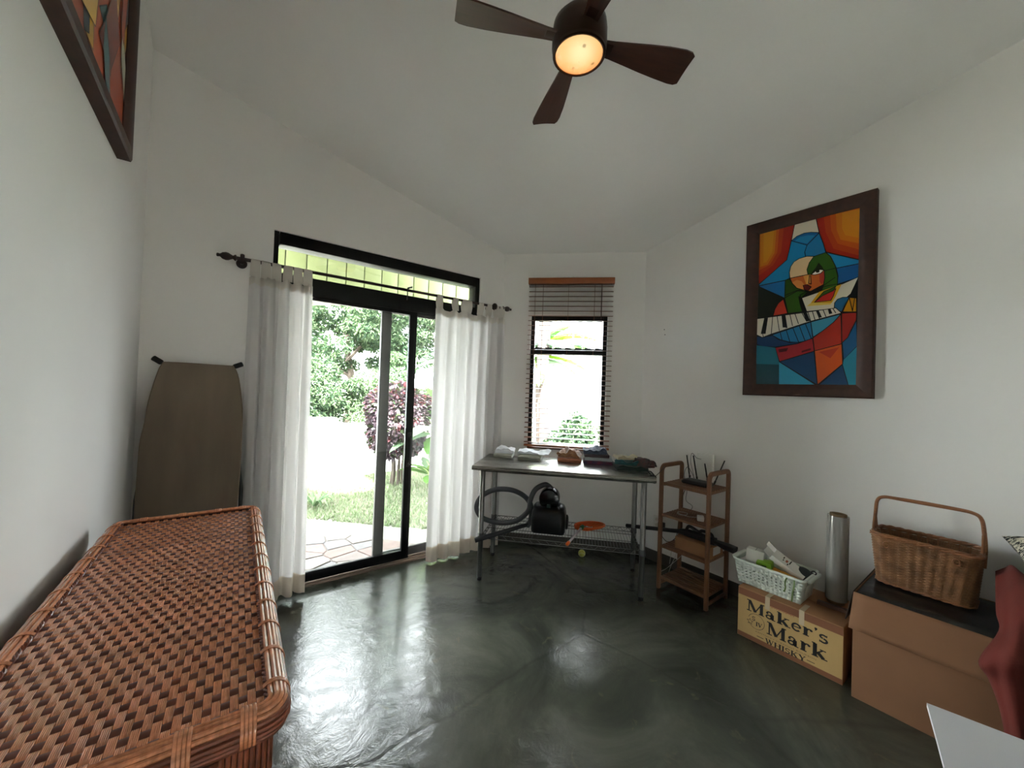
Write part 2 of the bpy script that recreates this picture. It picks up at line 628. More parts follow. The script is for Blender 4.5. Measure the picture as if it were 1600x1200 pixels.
# sliding panel (inner track) and fixed panel (outer track)
sp_ = rect_frame(MB(), 0.28, 1.357, 0.027, 2.207, yf + 0.022, 0.066, 0.066, 0.03, 0.075, 0.036).build('sliding_panel', M_black, door, bevel=0.003)
MB().box((0.815, yf + 0.022, 1.12), (0.96, 0.006, 2.09)).build('pane', M_glass, sp_, smooth=False)
hb = MB()
hb.tube(smooth_path([(1.325, yf + 0.004, 0.86), (1.325, yf - 0.03, 0.875), (1.325, yf - 0.042, 0.95), (1.325, yf - 0.042, 1.02), (1.325, yf - 0.03, 1.095), (1.325, yf + 0.004, 1.11)], 6), 0.009, 8)
hb.box((1.325, yf + 0.0, 0.985), (0.036, 0.008, 0.30))
hb.build('handle', mat('handle_metal', (60, 60, 62), rough=0.3, metal=0.8), sp_, bevel=0.0)
fp = rect_frame(MB(), 1.06, 1.956, 0.027, 2.207, yf + 0.072, 0.085, 0.06, 0.03, 0.075, 0.036).build('fixed_panel', mat('grey_aluminium', (64, 61, 59), rough=0.5, spec=0.3), door, bevel=0.003)
MB().box((1.52, yf + 0.072, 1.12), (0.76, 0.006, 2.09)).build('pane', M_glass, fp, smooth=False)

# ---------------------------------------------------------------- window_1 in the bay wall
win = bpy.data.objects.new('window_1', None); COL.objects.link(win); struct(win)
win['label'] = 'black framed window with upright glass louvres over a fixed pane'
win.location = bay(0, 0.07)
win.rotation_euler = (0, 0, R(-45))
M_wframe = mat('window_frame_black', (26, 24, 24), rough=0.5, spec=0.25)
b = MB()
rect_frame(b, WU0 + 0.004, WU1 - 0.004, WZ0, WZ1 - 0.004, 0, 0.038, 0.038, 0.05, 0.04, 0.06)
b.box(((WU0 + WU1) / 2, 0, 1.953), (WU1 - WU0 - 0.084, 0.06, 0.06))
b.build('window_frame', M_wframe, win, bevel=0.003)
MB().box(((WU0 + WU1) / 2, 0, 1.463), (WU1 - WU0 - 0.08, 0.006, 0.93)).build('pane', M_glass, win, smooth=False)
lv = MB().box((0, 0, 0), (0.108, 0.005, 0.272)).mesh('glass_louvre', smooth=False)
cl = MB().box((0, 0, 0.140), (0.075, 0.012, 0.014)).box((0, 0, -0.140), (0.075, 0.012, 0.014)).mesh('louvre_clip', smooth=False)
M_louvre = glass_mat('louvre_glass', (0.88, 0.93, 0.95, 1), refl=1.6)
for k in range(7):
    q = put('glass_louvre', lv, M_louvre, win, loc=(WU0 + 0.085 + 0.1 * k, 0.0, 2.126), rot=(0, 0, R(34)))
    put('louvre_clip', cl, M_wframe, q)
MB().box(((WU0 + WU1) / 2, -0.05, WZ0 + 0.008), (WU1 - WU0 - 0.01, 0.075, 0.016)).build('window_sill', mat('sill_wood', (120, 72, 48), rough=0.45, var=0.2, scale=6, stretch=(1, 8, 8)), win, bevel=0.002)

added_win = bpy.data.objects.new('added_window', None); COL.objects.link(added_win); struct(added_win)
added_win['label'] = 'low black framed two pane window added unseen in the back wall to brighten the room'
added_win.location = ((BX0 + BX1) / 2, YB - 0.09, (BZ0 + BZ1) / 2)
hw, hz = (BX1 - BX0) / 2, (BZ1 - BZ0) / 2
b = rect_frame(MB(), -hw + 0.003, hw - 0.003, -hz + 0.003, hz - 0.003, 0, 0.04, 0.04, 0.04, 0.04, 0.06)
b.box((0, 0, 0), (0.05, 0.06, 2 * hz - 0.09))
b.build('window_frame', M_wframe, added_win, bevel=0.003)
for s in (-1, 1):
    MB().box((s * (hw / 2), 0, 0), (hw - 0.06, 0.006, 2 * hz - 0.08)).build('pane', M_glass, added_win, smooth=False)
portal('back_light', ((BX0 + BX1) / 2, YB - TW - 0.02, (BZ0 + BZ1) / 2), (R(90), 0, 0), BX1 - BX0, BZ1 - BZ0)
portal('door_light', ((DX0 + DX1) / 2, YF + TW + 0.02, DZ / 2), (R(-90), 0, 0), DX1 - DX0, DZ)
pw = bay((WU0 + WU1) / 2, TW + 0.02, (WZ0 + WZ1) / 2)
portal('window_light', pw, (R(-90), 0, R(-45)), WU1 - WU0, WZ1 - WZ0)

# wall details: outlet, small screw holes
sh_ = MB().lathe([(0.0001, -0.0006), (0.004, -0.0006), (0.005, 0.0)], 10).mesh('screw_hole')
wr_ = bpy.data.objects['wall_right']
for yy, zz in ((2.036, 2.156), (2.028, 2.108)):
    put('screw_hole', sh_, mat('hole_dark', (70, 66, 60), rough=0.9), wr_, loc=(XR, yy, zz), rot=(0, R(90), 0))
o = thing('wall_outlet', 'white wall outlet plate low on the right wall behind the bamboo rack', 'outlet', (XR, 2.05, 0.37))
MB().box((-0.004, 0, 0), (0.008, 0.075, 0.115)).build('cover_plate', mat('white_plastic', (225, 224, 218), rough=0.35), o, bevel=0.002)
b = MB()
for z in (-0.026, 0.026):
    b.lathe([(0.016, 0), (0.016, 0.004)], 16, Matrix.Translation((-0.008, 0, z)) @ Matrix.Rotation(R(-90), 4, 'Y'))
b.build('socket', mat('ivory_plastic', (205, 200, 188), rough=0.4), o)
o = thing('power_adapter', 'black plug adapter beside the white wall outlet', 'adapter', (XR - 0.002, 1.99, 0.35))
MB().box((-0.025, 0, 0), (0.046, 0.05, 0.075)).build('adapter_body', mat('black_plastic', (20, 20, 22), rough=0.4), o, bevel=0.005)
MB().tube(smooth_path([(-0.03, 0, -0.037), (-0.03, 0.0, -0.07), (-0.02, -0.06, -0.12), (-0.02, -0.14, -0.05), (-0.02, -0.16, 0.10), (-0.05, -0.20, 0.30), (-0.10, -0.30, 0.53)], 6), 0.003, 6).build('cord', MATS['black_plastic'], o)

# ================================================================ CEILING FAN
M_fanwood = mat('fan_walnut', (66, 36, 26), rough=0.38, var=0.25, scale=5, stretch=(1.2, 14, 14))
M_bronze = mat('dark_bronze', (58, 36, 26), rough=0.35, metal=0.5)
def fan():
    FX, FY, FZ = 1.224, 1.227, 3.10
    cz = CZ(FX, FY) - FZ
    t = thing('ceiling_fan', 'dark walnut four-blade ceiling fan with a lit round lamp', 'ceiling fan', (FX, FY, FZ))
    MB().lathe([(0.011, 0.10), (0.011, cz + 0.02)], 12).build('downrod', M_bronze, t)
    sl = Matrix.Translation((0, 0, cz)) @ Euler((R(13.2) * 0.707, -R(13.2) * -0.707, 0)).to_matrix().to_4x4()
    MB().lathe([(0.075, -0.002), (0.075, -0.02), (0.06, -0.045), (0.03, -0.06), (0.012, -0.065)][::-1], 24, sl).build('ceiling_canopy', M_bronze, t)
    MB().lathe([(0.102, -0.034), (0.116, -0.028), (0.122, -0.005), (0.122, 0.07), (0.118, 0.10), (0.095, 0.128), (0.05, 0.14), (0.02, 0.15), (0.014, 0.17)], 36).build('motor_housing', M_bronze, t)
    MB().lathe([(0.118, -0.036), (0.118, -0.024), (0.106, -0.024), (0.106, -0.04), (0.112, -0.042)], 36, caps=False).build('lamp_ring', M_bronze, t)
    # glass lamp cover with specks of dirt
    m = bpy.data.materials.new('lit_lamp_glass'); m.use_nodes = True
    nt = m.node_tree; p = nt.nodes['Principled BSDF']
    tcn = N(nt, 'ShaderNodeTexCoord')
    dist = N(nt, 'ShaderNodeVectorMath', operation='DISTANCE')
    dist.inputs[1].default_value = (-0.025, -0.035, -0.06)
    nt.links.new(tcn.outputs['Object'], dist.inputs[0])
    rp = N(nt, 'ShaderNodeValToRGB')
    e = rp.color_ramp.elements
    e[0].position, e[0].color = 0.10, (1.0, 0.80, 0.42, 1)
    e[1].position, e[1].color = 0.80, (0.80, 0.25, 0.045, 1)
    a = rp.color_ramp.elements.new(0.42); a.color = (0.98, 0.52, 0.19, 1)
    sc = N(nt, 'ShaderNodeMath', operation='MULTIPLY'); sc.inputs[1].default_value = 5.2
    nt.links.new(dist.outputs['Value'], sc.inputs[0])
    nt.links.new(sc.outputs[0], rp.inputs[0])
    vo = N(nt, 'ShaderNodeTexVoronoi', Scale=22.0)
    nt.links.new(tcn.outputs['Object'], vo.inputs['Vector'])
    sr = N(nt, 'ShaderNodeMapRange')
    sr.inputs['From Min'].default_value = 0.12; sr.inputs['From Max'].default_value = 0.2
    sr.inputs['To Min'].default_value = 0.45; sr.inputs['To Max'].default_value = 1.0
    nt.links.new(vo.outputs['Distance'], sr.inputs['Value'])
    vm = N(nt, 'ShaderNodeVectorMath', operation='SCALE')
    nt.links.new(rp.outputs[0], vm.inputs[0])
    nt.links.new(sr.outputs[0], vm.inputs['Scale'])
    nt.links.new(vm.outputs[0], p.inputs['Emission Color'])
    p.inputs['Emission Strength'].default_value = LAMP
    p.inputs['Base Color'].default_value = (0.3, 0.2, 0.12, 1)
    p.inputs['Roughness'].default_value = 0.2
    MB().lathe([(0.001, -0.066), (0.03, -0.064), (0.06, -0.058), (0.085, -0.049), (0.104, -0.037), (0.106, -0.03)], 36, caps=False).build('lamp_glass', m, t, label='glowing amber glass lamp cover speckled with dirt')
    # blade, long axis +x
    V, F = [], []
    prof = [(0.10, -0.030, 0.034), (0.16, -0.036, 0.038), (0.24, -0.048, 0.048), (0.33, -0.062, 0.060), (0.42, -0.074, 0.070), (0.50, -0.080, 0.077), (0.535, -0.077, 0.076), (0.553, -0.066, 0.066)]
    nx = 6
    rows = []
    for k, (x, y0, y1) in enumerate(prof):
        rows.append([(x, y0 + (y1 - y0) * i / nx, 0.004 * math.sin(PI * i / nx)) for i in range(nx + 1)])
    bmb = MB()
    n = nx + 1
    V = [q for r in rows for q in r] + [(q[0], q[1], q[2] - 0.008) for r in rows for q in r]
    o = len(prof) * n
    for k in range(len(prof) - 1):
        for i in range(nx):
            a_, b_, c_, d_ = k * n + i, k * n + i + 1, (k + 1) * n + i + 1, (k + 1) * n + i
            F += [(a_, d_, c_, b_), (o + a_, o + b_, o + c_, o + d_)]
    per = [(0, i) for i in range(nx)] + [(k, nx) for k in range(len(prof) - 1)] + [(len(prof) - 1, nx - i) for i in range(nx)] + [(len(prof) - 1 - k, 0) for k in range(len(prof) - 1)]
    pi_ = [k * n + i for k, i in per]
    for q in range(len(pi_)):
        r = pi_[(q + 1) % len(pi_)]
        F.append((pi_[q], r, o + r, o + pi_[q]))
    bmb.add(V, F)
    me = bmb.mesh('blade')
    br = MB().box((0.125, 0, -0.001), (0.07, 0.045, 0.012)).mesh('blade_bracket', bevel=0.002)
    for ang in (157.06, 65.4, -22.94, -113.5):
        q = put('blade', me, M_fanwood, t, loc=(0, 0, 0.03), rot=Euler((R(-13), 0, R(ang)), 'XYZ'))
        put('blade_bracket', br, M_bronze, q)
LAMP = 0.034
fan()

# ================================================================ PAINTINGS
PAINT= [('a8200f',1,[(-.006,1.007),(.39,1.001),(.36,.902),(.319,.781),(.01,.662)]),('b8380f',0,[(-.002,1.005),(.277,1.002),(.255,.842),(.17,.77),(.011,.719)]),('c85a10',0,[(.001,1.004),(.227,1.001),(.213,.848),(.135,.777),(.013,.754)]),('d07c14',0,[(.015,1.001),(.198,.999),(.183,.847),(.109,.782),(.023,.775)]),('d68f1c',0,[(.055,.998),(.172,.999),(.157,.855),(.095,.799),(.06,.798)]),('ac210f',1,[(.604,.997),(1.018,.993),(1.007,.7),(.703,.783),(.63,.91)]),('b93a0f',0,[(.674,.994),(1.016,.991),(1.016,.721),(.77,.792),(.695,.9)]),('c65610',0,[(.731,.994),(1.015,.989),(1.015,.754),(.804,.818),(.745,.902)]),('cf7213',0,[(.783,.993),(1.013,.987),(1.012,.789),(.83,.836),(.794,.899)]),('d4841a',0,[(.839,.99),(1.01,.984),(1.009,.819),(.87,.856),(.842,.9)]),('dccfb8',1,[(.39,1.001),(.601,.998),(.634,.908),(.555,.922),(.487,.927),(.417,.919),(.36,.899)]),('1285bb',1,[(.36,.899),(.52,.849),(.499,.81),(.508,.781),(.454,.776),(.385,.75),(.35,.716),(.352,.666),(.308,.659),(.018,.653),(.017,.661),(.319,.786)]),('1678ae',1,[(.52,.849),(.634,.905),(.676,.836),(.701,.78),(.591,.77),(.508,.782),(.499,.81)]),('0f5f99',1,[(.36,.899),(.417,.919),(.487,.927),(.555,.922),(.634,.907),(.52,.849)]),('1d84b8',0,[(.394,.893),(.449,.91),(.526,.909),(.597,.897),(.52,.858)]),('1a6cab',1,[(.018,.651),(.308,.657),(.312,.596),(.305,.547),(.222,.554),(.118,.59),(.05,.623)]),('1285bb',1,[(.701,.781),(1.005,.698),(1.003,.679),(.799,.676),(.751,.741)]),('145f9e',1,[(.799,.675),(1.003,.678),(1.001,.603),(.806,.581),(.816,.628)]),('2b5212',1,[(.308,.659),(.352,.662),(.382,.632),(.43,.599),(.493,.579),(.539,.566),(.48,.532),(.433,.524),(.305,.535)]),('ecc896',1,[(.356,.665),(.348,.702),(.361,.738),(.392,.763),(.446,.777),(.523,.781),(.59,.772),(.548,.739),(.526,.7),(.537,.668)]),('d96a2b',1,[(.356,.665),(.537,.668),(.691,.677),(.697,.632),(.686,.593),(.555,.562),(.493,.579),(.43,.597),(.382,.63)]),('e88f45',0,[(.381,.637),(.428,.648),(.476,.634),(.509,.606),(.489,.584),(.43,.599)]),('eda047',0,[(.49,.665),(.562,.669),(.571,.618),(.538,.61),(.522,.611)]),('c43a2c',0,[(.647,.66),(.691,.67),(.695,.619),(.671,.594),(.649,.614)]),('35631a',1,[(.537,.668),(.526,.7),(.548,.739),(.59,.771),(.701,.78),(.744,.751),(.788,.693),(.814,.628),(.81,.554),(.653,.508),(.666,.55),(.689,.595),(.697,.632),(.691,.677),(.653,.686),(.58,.667)]),('12250a',0,[(.565,.671),(.609,.7),(.637,.728),(.674,.697),(.686,.678),(.653,.686)]),('f2ede2',1,[(.569,.665),(.609,.681),(.653,.685),(.688,.678),(.658,.662),(.603,.659)]),('1a2416',0,[(.608,.68),(.628,.687),(.646,.682),(.646,.67),(.621,.669)]),('f0b25a',0,[(.528,.659),(.552,.662),(.549,.613),(.522,.611)]),('6e1414',1,[(.492,.607),(.53,.608),(.572,.59),(.539,.568),(.505,.581)]),('141c12',1,[(-.007,.652),(.306,.546),(.297,.449),(.004,.437)]),('cb3522',1,[(.186,.442),(.206,.487),(.241,.52),(.293,.54),(.341,.447)]),('335f17',1,[(.306,.546),(.437,.579),(.528,.566),(.463,.552),(.501,.448),(.345,.447)]),('0d0f10',1,[(.451,.543),(.485,.53),(.537,.445),(.493,.445),(.466,.497)]),('e6dcc6',1,[(.481,.531),(.658,.554),(.807,.569),(.994,.605),(.931,.516),(.782,.444),(.533,.445)]),('e2a81e',0,[(.558,.483),(.648,.553),(.85,.578),(.798,.509),(.766,.478)]),('f0cf62',0,[(.532,.477),(.572,.494),(.766,.479),(.755,.47)]),('c9251f',1,[(.607,.495),(.669,.532),(.8,.558),(.779,.517),(.758,.493)]),('335f17',1,[(.607,.495),(.691,.551),(.799,.57),(.778,.548),(.68,.528)]),('1f6f9f',1,[(.79,.453),(.792,.476),(.817,.495),(.86,.502),(.918,.498),(.884,.455),(.856,.419),(.812,.433)]),('d7900f',1,[(.863,.419),(.918,.496),(.979,.488),(.982,.411)]),('0e1a22',1,[(.938,.515),(.995,.601),(.996,.494),(.925,.498)]),('123a68',1,[(.007,.321),(.072,.309),(.187,.317),(.251,.288),(.374,.264),(.508,.268),(.451,.255),(.217,.241),(.088,.25),(.01,.265)]),('2079ac',1,[(.179,.32),(.576,.379),(.6,.283),(.541,.269),(.459,.262),(.366,.268),(.269,.287)]),('3f97b8',1,[(.576,.379),(.849,.408),(.785,.363),(.703,.325),(.6,.287)]),('e3d9c8',1,[(.004,.435),(.501,.44),(.804,.446),(.856,.413),(.576,.384),(.173,.327),(.072,.309),(.004,.33)]),('0d0d0f',0,[(.089,.434),(.131,.434),(.108,.331),(.054,.333)]),('0d0d0f',0,[(.278,.439),(.319,.439),(.343,.359),(.294,.362)]),('0d0d0f',0,[(.498,.439),(.534,.44),(.571,.386),(.536,.385)]),('0d0d0f',0,[(.623,.442),(.649,.443),(.681,.4),(.65,.4)]),('0d0d0f',0,[(.732,.445),(.756,.445),(.775,.417),(.746,.414)]),('b32c1c',1,[(.6,.283),(.703,.326),(.785,.364),(.851,.407),(.864,.238),(.619,.205)]),('9c2018',1,[(.856,.412),(.984,.407),(.982,.366),(.945,.318),(.912,.27),(.863,.239)]),('a8222a',1,[(.219,.238),(.451,.254),(.598,.281),(.617,.204),(.268,.148)]),('5d1216',0,[(.254,.226),(.359,.232),(.342,.211),(.264,.206)]),('5d1216',0,[(.494,.209),(.582,.223),(.583,.211),(.495,.197)]),('d2551c',1,[(.619,.205),(.864,.237),(.876,.124),(.654,.004)]),('b8321c',0,[(.662,.197),(.842,.219),(.766,.158)]),('1b7186',0,[(.005,.261),(.219,.238),(.265,.145),(.271,-.002),(.018,-.003)]),('114652',0,[(.011,.138),(.265,.129),(.271,-.002),(.018,-.003)]),('2b96ba',0,[(.265,.145),(.635,.002),(.271,-.002)]),('144672',1,[(.268,.147),(.617,.203),(.652,.004)]),('175b8c',1,[(.867,.244),(.912,.27),(.985,.366),(.994,.22),(.882,.146)]),('2386a0',0,[(.876,.119),(.884,.148),(.995,.219),(.998,.002),(.928,.002)]),('123f68',1,[(.873,.12),(.928,.002),(.668,.004)])]
PLINES= [[(.356,.665),(.537,.668)],[(.695,.672),(.799,.676)],[(.552,.662),(.547,.613),(.572,.606),(.564,.66)],[(.539,.568),(.607,.558),(.69,.579),(.805,.583)],[(.312,.563),(.431,.581),(.493,.579)],[(.682,.584),(.79,.622)],[(.173,.328),(.183,.439)],[(.259,.344),(.231,.438)],[(.329,.357),(.343,.359)],[(.396,.367),(.367,.439)],[(.456,.376),(.418,.44)],[(.536,.385),(.489,.439)],[(.576,.384),(.546,.441)],[(.617,.388),(.59,.441)],[(.717,.402),(.69,.443)],[(.654,.4),(.662,.391)],[(.805,.417),(.778,.445)],[(.084,.311),(.077,.332)],[(.267,.336),(.291,.285)],[(.332,.345),(.374,.267)],[(.4,.354),(.463,.262)],[(.463,.365),(.526,.267)],[(.524,.372),(.584,.281)],[(.576,.379),(.6,.283),(.654,.004)],[(.619,.205),(.864,.238)],[(.918,.496),(.949,.418),(.964,.486)],[(.851,.414),(.864,.238),(.876,.124)]]

M_frame = mat('picture_frame_wood', (62, 34, 24), rough=0.55, var=0.25, scale=4, stretch=(6, 6, 6))
def rail_frame(t, W, H, w, d):
    """four mitred rails round a W x H outside, local x along, z up, back at y=0, front at y=-d"""
    def rail(name, a, b, ci, di):
        m = MB()
        prof = [(0, 0), (w, 0), (w, 0.6 * d), (w * 0.8, d * 0.8), (w * 0.55, d), (0.1 * w, d), (0, 0.88 * d)]
        V = []
        for e, s in ((a, 1), (b, -1)):
            e = Vector(e)
            for (q, h) in prof:
                V.append(e + ci * q + di * (q * s) + Vector((0, -h, 0)))
        k = len(prof)
        F = [tuple(range(k)), tuple(range(2 * k - 1, k - 1, -1))] + [(i, k + i, k + (i + 1) % k, (i + 1) % k) for i in range(k)]
        m.add(V, F)
        o = m.build(name, M_frame, t, angle=30)
        bm = bmesh.new(); bm.from_mesh(o.data); bmesh.ops.recalc_face_normals(bm, faces=bm.faces[:]); bm.to_mesh(o.data); bm.free()
    X, Z = Vector((1, 0, 0)), Vector((0, 0, 1))
    rail('frame_rail', (0, 0, 0), (W, 0, 0), Z, X)
    rail('frame_rail', (0, 0, H), (W, 0, H), -Z, X)
    rail('frame_rail', (0, 0, 0), (0, 0, H), X, Z)
    rail('frame_rail', (W, 0, 0), (W, 0, H), -X, Z)

def paint_mesh(polys, lines, W, H, y0, step=0.00005, lw=0.0045):
    """flat print: polygons in 0..1 canvas coordinates laid one over another, then dark outlines"""
    cols, V, F, MI = [], [], [], []
    y = y0
    cl = lambda v: min(1, max(0, v))
    def face(pts, ci):
        o = len(V)
        V.extend(pts); F.append(tuple(range(o, o + len(pts)))); MI.append(ci)
    def colour(c):
        if c not in cols:
            cols.append(c)
        return cols.index(c)
    def stroke(P, ci, closed):
        n = len(P)
        for i in range(n if closed else n - 1):
            a, b = Vector(P[i]), Vector(P[(i + 1) % n])
            d = b - a
            if d.length < 1e-5:
                continue
            d.normalize()
            q = Vector((d.y, -d.x)) * lw / 2
            a -= d * lw * 0.3; b += d * lw * 0.3
            face([(r.x, y, r.y) for r in (a - q, b - q, b + q, a + q)], ci)
    face([(0, y, 0), (W, y, 0), (W, y, H), (0, y, H)], colour('16181a'))
    for c, ol, p in polys:
        y -= step
        P = [(cl(u) * W, cl(v) * H) for u, v in p]
        face([(a, y, b) for a, b in P], colour(c))
        if ol:
            y -= step
            inner = [(min(W - .002, max(.002, a)), min(H - .002, max(.002, b))) for a, b in P]
            stroke(inner, colour('0c0d10'), True)
    y -= step
    for p in lines:
        stroke([(cl(u) * W, cl(v) * H) for u, v in p], colour('0c0d10'), False)
    me = bpy.data.meshes.new('painted_canvas')
    me.from_pydata(V, [], F)
    me.polygons.foreach_set('material_index', MI)
    for c in cols:
        me.materials.append(mat('paint_' + c, c, rough=0.3, spec=0.4))
    me.update()
    return me

t = thing('framed_painting', 'framed cubist painting of a pianist in a wide blue hat, on the right wall', 'painting', (XR, 1.330, 1.570), R(-90))
W_, H_ = 0.752, 1.318
rail_frame(t, W_, H_, 0.086, 0.045)
put('painted_canvas', paint_mesh(PAINT, PLINES, 0.592, 1.160, 0), None, t, loc=(0.080, -0.022, 0.079))

def left_art():
    rnd = random.Random(5)
    pal = ['b0451d', 'cf7a1e', 'c9961f', 'a83a18', 'd9d5bd', '2f6a70', '35424a', '1d3a4a', 'c4641f', '7b2a1a', '5b8fa0', 'e0b04a']
    out = [('b5491f', 1, [(0, 0), (1, 0), (1, 1), (0, 1)])]
    for k in range(46):
        cx, cy_ = rnd.random(), rnd.random()
        a = rnd.uniform(0.9, 1.8)
        n = rnd.choice((3, 4, 4, 5))
        s1, s2 = rnd.uniform(0.08, 0.3), rnd.uniform(0.03, 0.1)
        pts = []
        for i in range(n):
            th = 2 * PI * i / n + rnd.uniform(-.3, .3)
            px, py = s1 * math.cos(th), s2 * math.sin(th)
            pts.append((cx + px * math.cos(a) - py * math.sin(a), cy_ + px * math.sin(a) + py * math.cos(a)))
        out.append((rnd.choice(pal), 1, pts))
    return out
t = thing('framed_painting', 'large orange and teal abstract painting high on the left wall', 'painting', (XL, 1.10, 2.533), R(90))
rail_frame(t, 1.379, 0.93, 0.09, 0.052)
put('painted_canvas', paint_mesh(left_art(), [], 1.21, 0.76, 0), None, t, loc=(0.085, -0.026, 0.085))

# ================================================================ CURTAINS
M_rod = mat('rod_wood', (48, 28, 24), rough=0.4, var=0.2, scale=10)
YR, ZR = 3.13, 2.352
t = thing('curtain_rod', 'dark turned wooden curtain rod across the sliding door', 'curtain rod', (0, YR, ZR))
RX = Matrix.Rotation(R(90), 4, 'Y')
MB().lathe([(0.0115, 0.045), (0.0115, 2.165)], 14, RX).build('rod', M_rod, t)
fin = [(0.0115, 0.0), (0.0115, 0.014), (0.02, 0.018), (0.02, 0.024), (0.011, 0.034), (0.016, 0.044), (0.024, 0.058), (0.026, 0.072), (0.021, 0.09), (0.011, 0.1), (0.009, 0.106), (0.012, 0.112), (0.01, 0.120), (0.001, 0.122)]
fm = MB().lathe(fin, 18).mesh('finial')
put('finial', fm, M_rod, t, loc=(0.046, 0, 0), rot=(0, R(-90), 0))
put('finial', fm, M_rod, t, loc=(2.164, 0, 0), rot=(0, R(90), 0))
def bracket(x):
    b = MB()
    b.lathe([(0.014, -0.012), (0.030, -0.012), (0.034, -0.004), (0.034, 0.004), (0.030, 0.012), (0.014, 0.012)], 20, Matrix.Translation((x, 0, 0)) @ RX)
    b.bar((x, 0.0, -0.004), (x, YF - YR - 0.004, -0.004), 0.016, 0.02)
    b.lathe([(0.032, 0), (0.032, 0.008), (0.026, 0.012)], 18, Matrix.Translation((x, YF - YR, -0.004)) @ Matrix.Rotation(R(90), 4, 'X'))
    b.build('bracket', M_rod, t)
bracket(0.062); bracket(2.085)

M_curt = cloth_mat('white_voile', (218, 215, 214), tw=0.225)
M_hem = cloth_mat('curtain_hem', (222, 212, 198), tw=0.22)
M_tab = cloth_mat('curtain_tab', (214, 208, 200), tw=0.25)
def curtain(label, x0, x1, zt, zb, nf, amp, tabs, seed, drift=0.0, bias=0.0):
    rnd = random.Random(seed)
    ph = [rnd.uniform(0, 6.28) for _ in range(4)]
    t = thing('curtain', label, 'curtain', (0, YR, 0))
    def fold(u, v):
        a = amp * (0.55 + 0.45 * min(1, v * 2.5))
        s = math.sin(2 * PI * nf * u + ph[0] + 0.35 * math.sin(2.2 * v + ph[1]))
        s = math.tanh(1.35 * s) / math.tanh(1.35)
        return a * (0.8 * s + 0.25 * math.sin(2 * PI * nf * 1.7 * u + ph[2] + v * 1.5) + 0.15 * math.sin(2 * PI * nf * 0.43 * u + ph[3]))
    def sag(u):
        x = x0 + (x1 - x0) * u
        d = min(abs(x - q) for q in tabs)
        return min(0.035, d * 0.8)
    def pt(u, v, off=0.0):
        x = x0 + (x1 - x0) * u + drift * v * (u - 0.3)
        x += 0.008 * math.cos(2 * PI * nf * u * 1.0 + ph[0] + 0.5 * v) * min(1, v * 4)
        z = zt + (zb - zt) * v
        if v < 0.12:
            z -= sag(u) * (1 - v / 0.12)
        if v > 0.97:
            z += 0.004 * math.sin(40 * u)
        return (x, fold(u, v) + off, z)
    MB().grid(lambda u, v: pt(u, v), 150, 40).build('cloth', M_curt, t, angle=180)
    hv = 1 - 0.135 / (zt - zb)
    b = MB().grid(lambda u, v: pt(u, hv + (1 - hv) * v, -0.003), 150, 4)
    b.build('hem', M_hem, t, angle=180, label='thicker doubled hem band')
    MB().grid(lambda u, v: pt(u, 0.028 * v, -0.003), 150, 3).build('heading', M_tab, t, angle=180)
    for q in tabs:
        u = (q - x0) / (x1 - x0)
        wb = 0.030
        rr = 0.0145
        pts = []
        yb = fold(u, 0.01)
        zlow = zt - 0.02
        path = [(yb - 0.004, zlow), (-rr * 1.05, zt + 0.03)] + [(-rr * math.cos(R(a)), ZR + rr * math.sin(R(a))) for a in range(0, 181, 30)] + [(rr * 1.05, zt + 0.03), (yb + 0.004, zlow)]
        tw = rnd.uniform(-0.012, 0.012)
        MB().grid(lambda a, v: ((q + tw * (1 - min(1, abs(v - 0.5) * 2))) + (a - 0.5) * 2 * wb * (1 - 0.25 * (1 - abs(v - .5) * 2)), path[round(v * (len(path) - 1))][0], path[round(v * (len(path) - 1))][1]), 3, len(path) - 1).build('tab', M_tab, t, angle=180)
    return t
curtain('white tab-top curtain bunched at the side of the ironing board', 0.105, 0.485, 2.268, 0.035, 4.6, 0.040, [0.135, 0.20, 0.262, 0.325, 0.392, 0.455], 3, drift=0.03)
curtain('white tab-top curtain half drawn beside the steel table', 1.470, 2.205, 2.268, 0.012, 6.5, 0.026, [1.500, 1.655, 1.745, 1.800, 1.925, 2.02, 2.105, 2.17], 8)

t = thing('curtain_hook', 'dark bent hook hanging over the middle of the curtain rod', 'hook', (1.195, YR, ZR))
p_ = [(0, -0.016, -0.085), (0, -0.018, -0.02), (0, -0.016, 0.004), (0.004, -0.006, 0.0155), (0.016, 0.004, 0.020), (0.042, 0.012, 0.034), (0.052, 0.014, 0.036)]
MB().sweep(smooth_path(p_, 5), rrect(0.018, 0.004, 0.0018, 2), up=(1, 0, 0)).build('hook_strip', mat('dark_strap', (52, 46, 44), rough=0.6), t)

# ================================================================ BLIND
t = thing('venetian_blind', 'wooden venetian blind with open slats over the bay window', 'blind', bay(-0.008, -0.045), R(-45))
M_slat = mat('blind_slat_wood', (126, 84, 62), rough=0.4, var=0.15, scale=4, stretch=(1, 12, 12))
M_val = mat('blind_valance_wood', (160, 92, 50), rough=0.4, var=0.15, scale=4, stretch=(1, 12, 12))
M_cord = mat('blind_cord', (120, 84, 64), rough=0.8)
BW = 0.842
MB().box((0, -0.034, 2.640), (BW, 0.014, 0.060)).box((-BW / 2 + 0.006, -0.005, 2.640), (0.012, 0.05, 0.058)).box((BW / 2 - 0.006, -0.005, 2.640), (0.012, 0.05, 0.058)).build('valance', M_val, t, bevel=0.003)
MB().box((0, 0.006, 2.628), (BW - 0.03, 0.05, 0.03)).build('head_rail', mat('blind_rail', (96, 60, 44), rough=0.4), t, bevel=0.002)
def slat_pt(u, v):
    return ((u - 0.5) * (BW - 0.012), (v - 0.5) * 0.050, 0.003 * math.sin(PI * v))
sm_ = MB().grid(slat_pt, 2, 4)
n0 = len(sm_.v)
